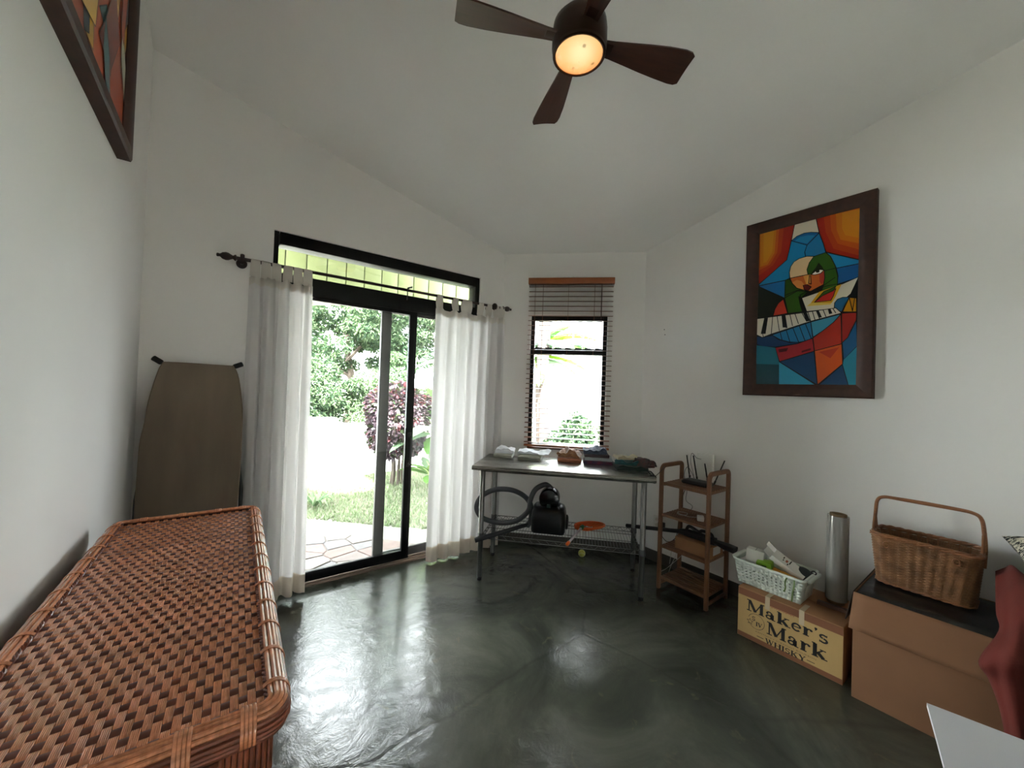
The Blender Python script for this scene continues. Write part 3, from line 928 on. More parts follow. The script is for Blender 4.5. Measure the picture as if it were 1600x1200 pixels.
sm_.add([(a, b_, c - 0.0028) for a, b_, c in list(sm_.v)], [f[::-1] for f in list(sm_.f)])
sme = sm_.mesh('slat')
ZS0, ZS1, NS = 2.590, 1.032, 33
for k in range(NS):
    z = ZS0 + (ZS1 - ZS0) * k / (NS - 1)
    put('slat', sme, M_slat, t, loc=(0.001 * math.sin(k * 2.3), 0, z), rot=(R(7), 0, 0))
MB().box((0, 0, 1.002), (BW - 0.012, 0.05, 0.018)).build('bottom_rail', M_val, t, bevel=0.004)
for x in (-0.272, -0.02, 0.235):
    b = MB()
    for y in (-0.026, 0.026):
        b.tube([(x, y, 2.61), (x, y, 1.01)], 0.0011, 5)
    b.build('ladder_cord', M_cord, t)
cb = MB()
cb.tube([(0.300, -0.034, 2.612), (0.300, -0.038, 2.26)], 0.0045, 8)
cb.build('tilt_wand', mat('wand_dark', (60, 36, 30), rough=0.4), t)
for x, z in ((-0.352, 1.78), (-0.345, 1.27)):
    MB().tube([(x, -0.032, 2.61), (x, -0.034, z)], 0.0012, 5).build('lift_cord', M_cord, t)
    MB().lathe([(0.003, 0.0), (0.006, -0.01), (0.0085, -0.035), (0.008, -0.042), (0.002, -0.044)][::-1], 10, Matrix.Translation((x, -0.034, z))).build('tassel', mat('tassel_dark', (70, 40, 32), rough=0.4), t)

# ================================================================ IRONING BOARD
def ironing_board():
    ang = math.atan2(0.25, 1.495)
    t = thing('ironing_board', 'brown covered ironing board stood on end against the front wall', 'ironing board', (-0.14, 2.925, 0.15), rot=(-ang, 0, 0))
    q = [(-0.271, 1.512), (-0.31, 1.500), (-0.333, 1.428), (-0.36, 1.268), (-0.37, 1.143), (-0.384, 1.012), (-0.384, 0.785), (-0.381, 0.6), (-0.36, 0.35), (-0.31, 0.12), (-0.24, 0.02)]
    p = [(-0.03, 0.015), (0.04, 0.12), (0.08, 0.35), (0.088, 0.59), (0.098, 0.88), (0.098, 1.132), (0.094, 1.251), (0.071, 1.425), (0.043, 1.500), (0.006, 1.508)]
    out = [(x + 0.14, z) for x, z in q + p][::-1]
    out = [(v.x, v.z) for v in smooth_path([(x, 0, z) for x, z in out], 4, True)]
    n = len(out)
    cx, cz = 0, 0.8
    b = MB()
    V, F = [], []
    rings = ((0.985, -0.030), (0.997, -0.026), (1.0, -0.018), (1.0, 0.006), (0.99, 0.010))
    for s, y in rings:
        V += [(cx + (x - cx) * s, y, cz + (z - cz) * (0.5 + 0.5 * s if s < 1 else 1)) for x, z in out]
    for k in range(len(rings) - 1):
        for i in range(n):
            j = (i + 1) % n
            F.append((k * n + i, k * n + j, (k + 1) * n + j, (k + 1) * n + i))
    F.append(tuple(range(n - 1, -1, -1)))
    F.append(tuple((len(rings) - 1) * n + i for i in range(n)))
    b.add(V, F)
    c = b.build('cover', mat('ironing_cover_brown', (122, 108, 92), rough=0.85, var=0.12, scale=3, bump=0.08, bscale=14, stretch=(3, 1, 0.6)), t)
    bm = bmesh.new(); bm.from_mesh(c.data); bmesh.ops.recalc_face_normals(bm, faces=bm.faces[:]); bm.to_mesh(c.data); bm.free()
    MB().tube([(x * 1.004, 0.004, cz + (z - cz) * 1.003) for x, z in out], 0.004, 6, closed=True).build('piping', mat('piping_tan', (150, 128, 108), rough=0.7), t)
    M_leg = mat('grey_tube', (70, 72, 74), rough=0.35, metal=0.6)
    foot = smooth_path([(-0.212, 0.03, 1.538), (-0.16, 0.032, 1.505), (-0.10, 0.034, 1.488), (0, 0.034, 1.482), (0.10, 0.034, 1.486), (0.16, 0.032, 1.502), (0.222, 0.03, 1.53)], 5)
    MB().tube(foot, 0.0115, 10).build('foot_bar', M_leg, t)
    for a, b2 in ((foot[0], foot[3]), (foot[-1], foot[-4])):
        d = (b2 - a).normalized()
        MB().tube([a - d * 0.012, a - d * 0.008, a + d * 0.036, a + d * 0.042], 0.0165, 12, scales=[0.7, 1, 1, 0.85]).build('rubber_cap', MATS['black_plastic'], t)
    for x in (-0.20, 0.20):
        MB().tube([(x * 0.6, 0.028, 1.49), (x, 0.03, 1.2), (x * 1.24, 0.032, 0.7), (x * 1.24, 0.035, -0.135)], 0.011, 8).build("leg", M_leg, t)
    MB().tube([(-0.262, 0.035, -0.135), (0.262, 0.035, -0.135)], 0.0115, 8).build('leg_crossbar', M_leg, t)
ironing_board()

# ================================================================ RATTAN CHEST
M_cane = mat('rattan_cane', (204, 132, 92), rough=0.26, var=0.30, scale=16, stretch=(6, 1.2, 6), coat=0.6, spec=0.7)
M_cane2 = mat('rattan_cane_dark', (124, 64, 40), rough=0.32, var=0.30, scale=12, stretch=(3, 3, 3), coat=0.35, spec=0.6)
M_cross = mat('rattan_cross', (104, 52, 32), rough=0.45, var=0.2, scale=20)
M_core = mat('rattan_core', (54, 28, 18), rough=0.7, var=0.2, scale=20)
def chest():
    ZT, LX, LY = 0.915, 0.530, 1.485
    t = thing('rattan_chest', 'long woven brown rattan chest along the left wall', 'chest', (-0.120, 1.600, 0), R(-1.31))
    # inner woven field
    x0, x1 = -LX / 2 + 0.042, LX / 2 - 0.042
    y0, y1 = -LY / 2 + 0.036, LY / 2 - 0.036
    NC = 31
    pitch = (x1 - x0) / NC
    PER = 0.065
    NP = (y1 - y0) / PER
    def strand(phase):
        b = MB()
        nc = 5
        cross = []
        for k in range(nc):
            c = (k - (nc - 1) / 2) * pitch * 0.195
            rr = pitch * 0.098
            for a in (-65, -25, 25, 65):
                cross.append((c + rr * math.sin(R(a)), 1.2 * rr * math.cos(R(a))))
        cross = [(-pitch * 0.49, -0.0015)] + cross + [(pitch * 0.49, -0.0015)]
        ny = int(NP * 14)
        def pt(u, v):
            y = y0 + (y1 - y0) * v
            s = math.sin(2 * PI * (y - y0) / PER + phase)
            h = 0.0036 * math.tanh(2.4 * (s + 0.55))
            x, z = cross[int(round(u * (len(cross) - 1)))]
            return (x, y, ZT - 0.008 + h + z)
        b.grid(pt, len(cross) - 1, ny)
        return b.mesh('weave_strand', angle=50)
    sA, sB = strand(0.0), strand(PI)
    for i in range(NC):
        put('weave_strand', sA if i % 2 == 0 else sB, M_cane, t, loc=(x0 + pitch * (i + 0.5), 0, 0))
    cc = MB()
    cc.X = Matrix.Diagonal((1, 1, 0.34, 1))
    cc.tube([(x0 - 0.01, 0, 0), (x1 + 0.01, 0, 0)], 0.0115, 8)
    ccm = cc.mesh('cross_cane')
    k = 0
    while y0 + PER * (k * 0.5 + 0.25) < y1 - 0.005:
        put('cross_cane', ccm, M_cross, t, loc=(0, y0 + PER * (k * 0.5 + 0.25), ZT - 0.0082))
        k += 1
    MB().box((0, 0, ZT - 0.022), (LX - 0.06, LY - 0.06, 0.016)).build('lid_board', M_core, t)
    # rim of bundled canes
    def loop(off, z, r=0.05):
        q = rrect(LX - 2 * off, LY - 2 * off, max(0.006, r - off), 8)
        return [(x, y, z) for x, y in q]
    for a in range(-75, 106, 20):
        off = 0.024 - 0.024 * math.cos(R(a))
        z = ZT - 0.022 + 0.029 * math.sin(R(a))
        if a > 90:
            off = 0.024 + 0.008
            z = ZT + 0.0055
        MB().tube(loop(off + 0.001, z), 0.0052, 8, closed=True).build('rim_cane', M_cane2 if a < 30 else M_cane, t)
    MB().sweep(loop(0.024, ZT - 0.02), rrect(0.036, 0.044, 0.016, 3), closed=True, fixed=True).build('rim_core', M_core, t)
    # cane wrappings round the rim
    def wrap(width, n):
        b = MB()
        for q in range(n):
            y = (q - (n - 1) / 2) * width / n
            arc = [(0.0292 * math.cos(R(a)), y, 0.0338 * math.sin(R(a))) for a in range(-95, 131, 15)]
            b.sweep(arc, rrect(0.0034, width / n * 0.98, 0.0015, 2), up=(0, 1, 0), fixed=True)
        return b
    wm = wrap(0.011, 3).mesh('rim_wrap', angle=60)
    wf = wrap(0.026, 4).mesh('rim_wrap', angle=60)
    for s, rz in ((1, 0), (-1, PI)):
        for k in range(12):
            put('rim_wrap', wm, M_cane, t, loc=(s * (LX / 2 - 0.025), -LY / 2 + 0.085 + k * 0.1195, ZT - 0.021), rot=(0, 0, rz))
    for s, rz in ((-1, -PI / 2), (1, PI / 2)):
        for x in (-0.16, -0.03, 0.10, 0.195):
            put('rim_wrap', wf, M_cane, t, loc=(x, s * (LY / 2 - 0.025), ZT - 0.021), rot=(0, 0, rz))
    # braided edging inside the rim on the long sides
    for s in (1, -1):
        b = MB()
        for ph in range(3):
            pts = []
            n = 330
            for i in range(n + 1):
                y = y0 + (y1 - y0) * i / n
                a = y * 150 + ph * 2 * PI / 3
                pts.append((s * (x1 + 0.004) + 0.0042 * math.cos(a), y, ZT + 0.001 + 0.0042 * math.sin(a)))
            b.tube(pts, 0.0026, 5)
        b.build('braided_edging', M_cane2, t)
    for s in (1, -1):
        MB().tube([(x0, s * (y1 + 0.004), ZT + 0.0), (x1, s * (y1 + 0.004), ZT + 0.0)], 0.004, 6).build('edge_cane', M_cane2, t)
    # body: corner posts of upright canes, recessed woven panels
    bx, by = LX / 2 - 0.03, LY / 2 - 0.03
    for sx in (1, -1):
        for sy in (1, -1):
            p = MB().box((sx * (bx - 0.04), sy * (by - 0.04), 0.435), (0.07, 0.07, 0.87)).build('corner_post', M_core, t)
            b = MB()
            for k in range(9):
                b.tube([(sx * (bx - 0.002 - k * 0.0095), sy * (by - 0.002), 0.0), (sx * (bx - 0.002 - k * 0.0095), sy * (by - 0.002), 0.872)], 0.0052, 8)
                if k:
                    b.tube([(sx * (bx - 0.002), sy * (by - 0.002 - k * 0.0095), 0.0), (sx * (bx - 0.002), sy * (by - 0.002 - k * 0.0095), 0.872)], 0.0052, 8)
            b.build('post_canes', M_cane2, p)
    def panel(name, w, along_x, s, base):
        b = MB()
        nz = 64
        nx = max(8, int(w / 0.055))
        for k in range(nz):
            z = 0.075 + k * 0.0122
            pts = []
            for i in range(nx * 4 + 1):
                u = i / (nx * 4)
                d = 0.004 * math.sin(PI * nx * u + (PI if k % 2 else 0))
                pts.append((-w / 2 + w * u, d))
            b.tube([(a, base + s * d, z) if along_x else (base + s * d, a, z) for a, d in pts], 0.0058, 5)
        b.build(name, M_cane2, t)
    for s in (1, -1):
        panel('end_panel', 2 * (bx - 0.08), True, s, s * (by - 0.03))
        panel('side_panel', 2 * (by - 0.08), False, s, s * (bx - 0.03))
        MB().box((0, s * (by - 0.042), 0.46), (2 * (bx - 0.08), 0.008, 0.82)).build('end_board', M_core, t)
        MB().box((s * (bx - 0.042), 0, 0.46), (0.008, 2 * (by - 0.08), 0.82)).build('side_board', M_core, t)
chest()

# ================================================================ STEEL TABLE
TA = R(-46.906)
TO = Vector((2.1345, 2.188, 0))
def TW_(s, off, z=0.0):
    c, sn = math.cos(TA), math.sin(TA)
    return (TO.x + s * c - off * sn, TO.y + s * sn + off * c, z)
M_steel = mat('brushed_steel', (150, 148, 142), rough=0.28, metal=1.0, var=0.06, scale=6, stretch=(1, 30, 30), rvar=0.06)
M_leg = mat('galvanised_leg', (128, 128, 126), rough=0.35, metal=0.9, var=0.1, scale=10)
M_wire = mat('chrome_wire', (150, 150, 150), rough=0.25, metal=1.0)
ZTT = 0.930
def steel_table():
    t = thing('steel_table', 'stainless steel work table on tubular legs under the bay window', 'table', TW_(0, 0), TA)
    S0, S1, F0, F1 = -0.705, 0.705, -0.062, 0.560
    b = MB()
    # top sheet with rolled front and back edges
    prof = [(F0 + 0.018, ZTT)] + [(F0 + 0.018 - 0.019 * math.sin(R(a)), ZTT - 0.019 + 0.019 * math.cos(R(a))) for a in range(20, 200, 20)] + [(F0 + 0.03, ZTT - 0.036), (F0 + 0.05, ZTT - 0.012), (F1 - 0.05, ZTT - 0.012), (F1 - 0.03, ZTT - 0.036)] + [(F1 - 0.018 + 0.019 * math.sin(R(a)), ZTT - 0.019 + 0.019 * math.cos(R(a))) for a in range(180, 0, -20)] + [(F1 - 0.018, ZTT)]
    n = len(prof)
    V = [(S0, y, z) for y, z in prof] + [(S1, y, z) for y, z in prof]
    F = [(i, n + i, n + (i + 1) % n, (i + 1) % n) for i in range(n)] + [tuple(range(n)), tuple(range(2 * n - 1, n - 1, -1))]
    b.add(V, F)
    o = b.build('tabletop', M_steel, t, angle=35)
    bm = bmesh.new(); bm.from_mesh(o.data); bmesh.ops.recalc_face_normals(bm, faces=bm.faces[:]); bm.to_mesh(o.data); bm.free()
    MB().box((0, 0.0, ZTT - 0.03), (1.25, 0.06, 0.036)).box((0, 0.48, ZTT - 0.03), (1.25, 0.06, 0.036)).build('under_channel', M_leg, t, bevel=0.003)
    lm = MB().lathe([(0.0205, 0.03), (0.0205, 0.348), (0.0225, 0.352), (0.0225, 0.372), (0.0205, 0.376), (0.0205, ZTT - 0.02)], 18)
    lm = lm.mesh('leg')
    ft = MB().lathe([(0.016, 0.0), (0.02, 0.004), (0.02, 0.018), (0.012, 0.024), (0.012, 0.04)], 16).mesh('foot')
    for s in (-0.627, 0.627):
        for f in (0.0, 0.477):
            q = put('leg', lm, M_leg, t, loc=(s, f, 0))
            put('foot', ft, MATS['black_plastic'], q)
    # wire shelf
    ZW = 0.372
    sh = MB()
    r = 0.0030
    s0, s1, f0, f1 = -0.612, 0.612, -0.004, 0.481
    for z in (ZW, ZW - 0.032):
        sh.tube([(s0, f0, z), (s1, f0, z), (s1, f1, z), (s0, f1, z)], r, 6, closed=True)
    o = sh.build('wire_shelf', M_wire, t)
    for f in (f0, f1):
        n = 18
        pts = [(s0 + (s1 - s0) * i / (2 * n), f, ZW - 0.016 + 0.015 * (1 if i % 2 else -1)) for i in range(2 * n + 1)]
        MB().tube(pts, 0.0021, 5).build('shelf_truss', M_wire, o)
    for s in (s0, s1):
        n = 7
        pts = [(s, f0 + (f1 - f0) * i / (2 * n), ZW - 0.016 + 0.015 * (1 if i % 2 else -1)) for i in range(2 * n + 1)]
        MB().tube(pts, 0.0021, 5).build('shelf_truss', M_wire, o)
    g = MB()
    nw = 52
    for i in range(nw + 1):
        x = s0 + (s1 - s0) * i / nw
        g.tube([(x, f0, ZW + 0.003), (x, f1, ZW + 0.003)], 0.0017, 5)
    g.build('shelf_wires', M_wire, o, kind='stuff')
    for f in (0.16, 0.32):
        MB().tube([(s0, f, ZW - 0.001), (s1, f, ZW - 0.001)], 0.0026, 5).build('shelf_rib', M_wire, o)
    for s in (-0.627, 0.627):
        for f in (0.0, 0.477):
            MB().lathe([(0.0215, ZW - 0.04), (0.026, ZW - 0.036), (0.024, ZW + 0.006), (0.0215, ZW + 0.01)], 16, Matrix.Translation((s, f, 0))).build('shelf_collar', mat('collar_grey', (70, 70, 70), rough=0.4), o)
steel_table()
ZSH = 0.3767

t = thing('cable_clip', 'black strap clip gripping the corner of the steel table top', 'clip', TW_(0.700, 0.02, ZTT), TA)
MB().sweep(smooth_path([(-0.03, 0, 0.004), (-0.005, 0, 0.008), (0.012, 0, 0.0), (0.013, 0, -0.03), (0.008, 0, -0.05), (-0.014, 0, -0.046)], 5), rrect(0.006, 0.022, 0.002, 2), up=(0, 1, 0), fixed=True).build('strap', MATS['black_plastic'], t)
MB().tube(smooth_path([(0.0, 0.0, 0.010), (-0.02, 0.03, 0.03), (-0.035, 0.05, 0.022), (-0.02, 0.03, 0.008)], 5), 0.004, 6).build('loop', MATS['black_plastic'], t)
MB().tube(smooth_path([(0.012, 0.0, 0.004), (0.05, 0.06, 0.02), (0.10, 0.16, 0.045), (0.14, 0.30, 0.03), (0.16, 0.40, 0.0)], 6), 0.0025, 6).build('cord', MATS['black_plastic'], t)

# ---------------------------------------------------------------- folded clothes
def folded(name, label, cat, s, off, z, w, d, layers, th, col, seed, rz=0.0, crumple=0.004, group=None, pat=None, tw=0.0):
    """folded cloth: one serpentine strip of fabric, fold edges facing the room"""
    rnd = random.Random(seed)
    x, y, _ = TW_(s, off)
    p = mat('fabric_' + col, col, rough=0.9, var=0.10, scale=14, bump=0.25, bscale=90, sheen=0.2, col2=pat) if not pat else mat('fabric_' + col + pat, col, rough=0.9, scale=34, col2=pat, sheen=0.2)
    path = []
    for k in range(layers):
        zc = th * (k + 0.5)
        ys = (-d / 2 + th / 2, d / 2 - th / 2)
        a, b = ys if k % 2 == 0 else ys[::-1]
        for i in range(9):
            path.append((a + (b - a) * i / 8, zc))
        if k < layers - 1:
            sg = 1 if b > 0 else -1
            for q in (-45, 0, 45):
                path.append((b + sg * th / 2 * math.cos(R(q)), zc + th / 2 + th / 2 * math.sin(R(q))))
    n = len(path)
    L, Rr = [], []
    for i, (py, pz) in enumerate(path):
        a = path[max(0, i - 1)]; c = path[min(n - 1, i + 1)]
        tx, tz = c[0] - a[0], c[1] - a[1]
        l = math.hypot(tx, tz) or 1
        nx, nz = -tz / l, tx / l
        L.append((py + nx * th * 0.46, pz + nz * th * 0.46))
        Rr.append((py - nx * th * 0.46, pz - nz * th * 0.46))
    prof = L + Rr[::-1]
    NX = 14
    ph = [rnd.uniform(0, 6.3) for _ in range(6)]
    V, F = [], []
    k = len(prof)
    for i in range(NX + 1):
        u = i / NX
        xx = (u - 0.5) * w
        edge = 1 - 0.25 * (abs(u - .5) * 2) ** 6
        for (py, pz) in prof:
            wob = crumple * (math.sin(5 * u + 9 * py + ph[0]) + 0.7 * math.sin(11 * u - 17 * py + ph[1]) + 0.5 * math.sin(23 * u + 31 * py + ph[2]))
            hz = pz / (layers * th)
            V.append((xx + crumple * 1.5 * math.sin(40 * pz + ph[3]) + tw * (hz - .5), py * (1 + 0.03 * math.sin(7 * u + ph[4])), max(0.0005, pz * edge + wob * hz * 1.6)))
    for i in range(NX):
        for j in range(k):
            q = (j + 1) % k
            F.append((i * k + j, i * k + q, (i + 1) * k + q, (i + 1) * k + j))
    F.append(tuple(range(k - 1, -1, -1)))
    F.append(tuple(NX * k + j for j in range(k)))
    b = MB().add(V, F)
    o = b.build(name, p, angle=60, loc=(x, y, z), rot=(0, 0, TA + rz))
    bm = bmesh.new(); bm.from_mesh(o.data); bmesh.ops.recalc_face_normals(bm, faces=bm.faces[:]); bm.to_mesh(o.data); bm.free()
    tag(o, label, cat, group)
    return o
Z0 = ZTT + 0.0006
TWL = 'folded laundry on the steel table'
folded('folded_towel', 'pale grey folded cloth under the white one at the curtain end of the table', 'towel', -0.545, 0.45, Z0, 0.165, 0.20, 3, 0.013, 'c9c8bc', 1, 0.05, 0.0015, TWL)
folded('folded_towel', 'bright white folded cloth on top at the curtain end of the table', 'towel', -0.540, 0.45, Z0 + 0.041, 0.17, 0.20, 2, 0.019, 'eceef2', 2, 0.1, 0.004, TWL)
folded('folded_towel', 'pale green-grey folded towel under the spread white cloth', 'towel', -0.295, 0.44, Z0, 0.20, 0.22, 4, 0.0125, 'bdc0b2', 3, 0.0, 0.001, TWL)
folded('folded_sheet', 'white cloth spread over the pale folded towel with its corner trailing', 'cloth', -0.270, 0.455, Z0 + 0.052, 0.27, 0.23, 1, 0.014, 'e9edf4', 4, -0.05, 0.006, TWL)
folded('folded_shirt', 'rust pink folded shirt at the bottom of the two brown garments', 'shirt', 0.050, 0.45, Z0, 0.205, 0.20, 3, 0.013, 'a8684e', 5, 0.05, 0.002, TWL)
folded('folded_shirt', 'crumpled tan brown garment on the rust pink shirt', 'shirt', 0.045, 0.46, Z0 + 0.042, 0.19, 0.20, 2, 0.022, 'a87a52', 6, -0.1, 0.010, TWL, pat='7c4f33')
folded('folded_shirt', 'dark blue and red patterned garment at the bottom of the denim stack', 'shirt', 0.300, 0.44, Z0, 0.255, 0.21, 2, 0.014, '34385a', 7, 0.02, 0.002, TWL, pat='7a3046')
folded('folded_shirt', 'grey white folded shirt in the middle of the denim stack', 'shirt', 0.305, 0.445, Z0 + 0.030, 0.235, 0.20, 2, 0.0125, 'b4bcc0', 8, 0.0, 0.002, TWL)
folded('folded_shirt', 'dark brown folded shirt just under the denim', 'shirt', 0.285, 0.45, Z0 + 0.057, 0.21, 0.20, 2, 0.012, '43303a', 9, 0.05, 0.002, TWL)
folded('folded_jeans', 'faded blue grey denim folded on top of its stack', 'jeans', 0.265, 0.455, Z0 + 0.083, 0.20, 0.19, 2, 0.02, '5a6680', 10, 0.0, 0.007, TWL, pat='384054')
folded('folded_shirt', 'dark green folded shirt at the bottom of the bundle on the table corner', 'shirt', 0.555, 0.27, Z0, 0.25, 0.21, 2, 0.018, '20322e', 11, 0.1, 0.003, TWL)
folded('folded_shirt', 'teal folded shirt across the middle of the bundle on the table corner', 'shirt', 0.545, 0.29, Z0 + 0.038, 0.23, 0.19, 2, 0.017, '23656a', 12, -0.15, 0.006, TWL, pat='154347')
folded('folded_shirt', 'cream folded shirt on top of the teal one in the corner bundle', 'shirt', 0.530, 0.31, Z0 + 0.074, 0.18, 0.15, 2, 0.010, 'b9ab8c', 13, 0.2, 0.005, TWL)
folded('folded_scarf', 'black scarf with red flecks at the outer end of the corner bundle', 'scarf', 0.652, 0.19, Z0 + 0.040, 0.085, 0.17, 3, 0.018, '1b1a1a', 14, 0.5, 0.006, TWL, pat='4e1c1a')

# ================================================================ VACUUM CLEANER
def vacuum():
    t = thing('vacuum_cleaner', 'black canister vacuum cleaner with coiled grey hose on the wire shelf', 'vacuum cleaner', TW_(-0.095, 0.22, ZSH), TA)
    M_v = mat('vacuum_black', (18, 20, 24), rough=0.3, spec=0.4)
    M_vm = mat('vacuum_matt', (30, 31, 34), rough=0.5)
    M_h = mat('hose_grey', (70, 72, 76), rough=0.45)
    # body: loft of rounded rectangles
    secs = [(0.012, 0.262, 0.26, 0.03), (0.03, 0.278, 0.28, 0.04), (0.12, 0.282, 0.285, 0.05), (0.175, 0.27, 0.27, 0.06), (0.205, 0.245, 0.24, 0.07), (0.218, 0.19, 0.19, 0.07)]
    V, F = [], []
    for z, w_, d_, r_ in secs:
        V += [(x, y, z) for x, y in rrect(w_, d_, r_, 6)]
    n = len(V) // len(secs)
    for k in range(len(secs) - 1):
        for i in range(n):
            j = (i + 1) % n
            F.append((k * n + i, k * n + j, (k + 1) * n + j, (k + 1) * n + i))
    F += [tuple(range(n - 1, -1, -1)), tuple((len(secs) - 1) * n + i for i in range(n))]
    MB().add(V, F).build('body', M_v, t, angle=50)
    for x in (-0.095, 0.095):
        MB().ball((x, -0.02, 0.195), (0.038, 0.085, 0.032), 16, 8).build('shoulder', M_v, t)
    for s in (-1, 1):
        MB().lathe([(0.055, 0.0), (0.06, 0.004), (0.06, 0.018), (0.045, 0.024), (0.02, 0.026)], 22, Matrix.Translation((s * 0.135, 0.06, 0.062)) @ Matrix.Rotation(R(90 * s), 4, 'Y')).build('wheel', M_vm, t)
    c = MB().lathe([(0.075, -0.07), (0.084, -0.062), (0.086, 0.05), (0.078, 0.068), (0.05, 0.075), (0.01, 0.077)][::-1], 28, Matrix.Translation((-0.0, -0.01, 0.272)) @ Matrix.Rotation(R(90), 4, 'X')).build('dust_bin', mat('smoked_bin', (12, 15, 19), rough=0.2, spec=0.4), t)
    MB().box((0, -0.09, 0.225), (0.03, 0.02, 0.03)).build('bin_latch', mat('dark_green', (20, 60, 52), rough=0.4), c, bevel=0.004)
    MB().lathe([(0.024, 0), (0.026, 0.006), (0.026, 0.03), (0.022, 0.036)], 18, Matrix.Translation((0.015, -0.01, 0.34)) @ Matrix.Rotation(R(-50), 4, 'Y')).build('hose_elbow', mat('pale_plastic', (150, 155, 165), rough=0.35), t)
    pts = [(0.02, 0.345), (-0.012, 0.372), (-0.05, 0.380), (-0.121, 0.335), (-0.159, 0.251), (-0.17, 0.169), (-0.213, 0.111), (-0.276, 0.065), (-0.386, 0.036), (-0.498, 0.039), (-0.585, 0.063), (-0.63, 0.128), (-0.614, 0.203), (-0.554, 0.263), (-0.461, 0.303), (-0.349, 0.312), (-0.256, 0.292), (-0.19, 0.239), (-0.156, 0.17), (-0.150, 0.085), (-0.175, 0.045)]
    yy = [-0.01, -0.012, -0.015, -0.02, -0.028, -0.04, -0.045, -0.045, -0.04, -0.03, -0.02, -0.01, 0.0, 0.005, 0.005, 0.0, -0.01, 0.012, 0.02, -0.05, -0.09]
    hp = smooth_path([(x, y, z) for (x, z), y in zip(pts, yy)], 14)
    sc = [1.0 + (0.05 if i % 2 else -0.05) for i in range(len(hp))]
    MB().tube(hp, 0.0215, 10, scales=sc).build('hose', M_h, t, angle=70)
    nz = [(-0.165, -0.085, 0.058), (-0.23, -0.12, 0.046), (-0.33, -0.19, 0.026), (-0.45, -0.26, 0.000), (-0.558, -0.30, -0.030)]
    MB().sweep(smooth_path(nz, 5), rrect(0.036, 0.036, 0.015, 4), scales=[0.8 + 0.25 * i / 20 for i in range(21)]).build('nozzle', M_vm, t)
vacuum()

def hand_net():
    t = thing('hand_net', 'orange mesh hand net with a green joint and white handle', 'net', TW_(0.245, 0.35, ZSH), TA)
    M_o = mat('orange_plastic', (238, 104, 40), rough=0.45, spec=0.4)
    rim = [(0.125 * math.cos(a) , 0.085 * math.sin(a), 0.030 + 0.012 * math.cos(a)) for a in [2 * PI * i / 36 for i in range(36)]]
    MB().tube(rim, 0.008, 8, closed=True).build('hoop', M_o, t)
    def bag(u, v):
        a = 2 * PI * u
        r = 1 - 0.55 * v ** 2
        return (0.125 * r * math.cos(a) - 0.03 * v, 0.085 * r * math.sin(a), 0.030 + 0.012 * math.cos(a) - 0.026 * math.sin(min(1, v * 1.3) * PI / 2) + 0.006 * math.sin(5 * a) * v)
    b = MB()
    for i in range(24):
        b.tube([bag(i / 24, j / 8) for j in range(9)], 0.0016, 4)
    for j in range(1, 9):
        b.tube([bag(i / 24, j / 8) for i in range(24)], 0.0016, 4, closed=True)
    b.build('netting', M_o, t, kind='stuff')
    MB().grid(lambda u, v: tuple(Vector(bag(u, v)) + Vector((0, 0, -0.001))), 24, 8, cu=True).build('bag_cloth', cloth_mat('orange_gauze', (240, 110, 46), tw=0.4, alpha=0.75), t, angle=180)
    J = Vector((-0.062, -0.075, 0.034)); E = Vector((-0.165, -0.385, 0.012))
    d = (E - J).normalized()
    MB().tube([J - d * 0.02, J - d * 0.012, J + d * 0.03, J + d * 0.036], 0.017, 10, scales=[0.8, 1, 1, 0.8]).build('joint', mat('green_plastic', (30, 92, 40), rough=0.4), t)
    MB().tube([J + d * 0.03, E], 0.0095, 10).build('handle', mat('pale_handle', (214, 200, 204), rough=0.35), t)
    MB().tube([E - d * 0.006, E, E + d * 0.035, E + d * 0.04], 0.013, 10, scales=[0.85, 1, 1, 0.7]).build('end_cap', M_o, t)
hand_net()

o = MB().ball((0, 0, 0), 0.033, 20, 12).build('tennis_ball', mat('ball_yellow', (178, 178, 78), rough=0.9, var=0.15, scale=40, bump=0.3, bscale=300, sheen=0.4), loc=(2.748, 2.50, 0.033))
tag(o, 'dull yellow green ball on the floor under the steel table', 'ball')
bs = [(0.0333 * math.cos(a) * math.cos(0.45 * math.sin(2 * a)), 0.0333 * math.sin(a) * math.cos(0.45 * math.sin(2 * a)), 0.0333 * math.sin(0.45 * math.sin(2 * a))) for a in [2 * PI * i / 48 for i in range(48)]]
MB().tube(bs, 0.0012, 5, closed=True).build('seam', mat('seam_white', (205, 205, 190), rough=0.8), o)

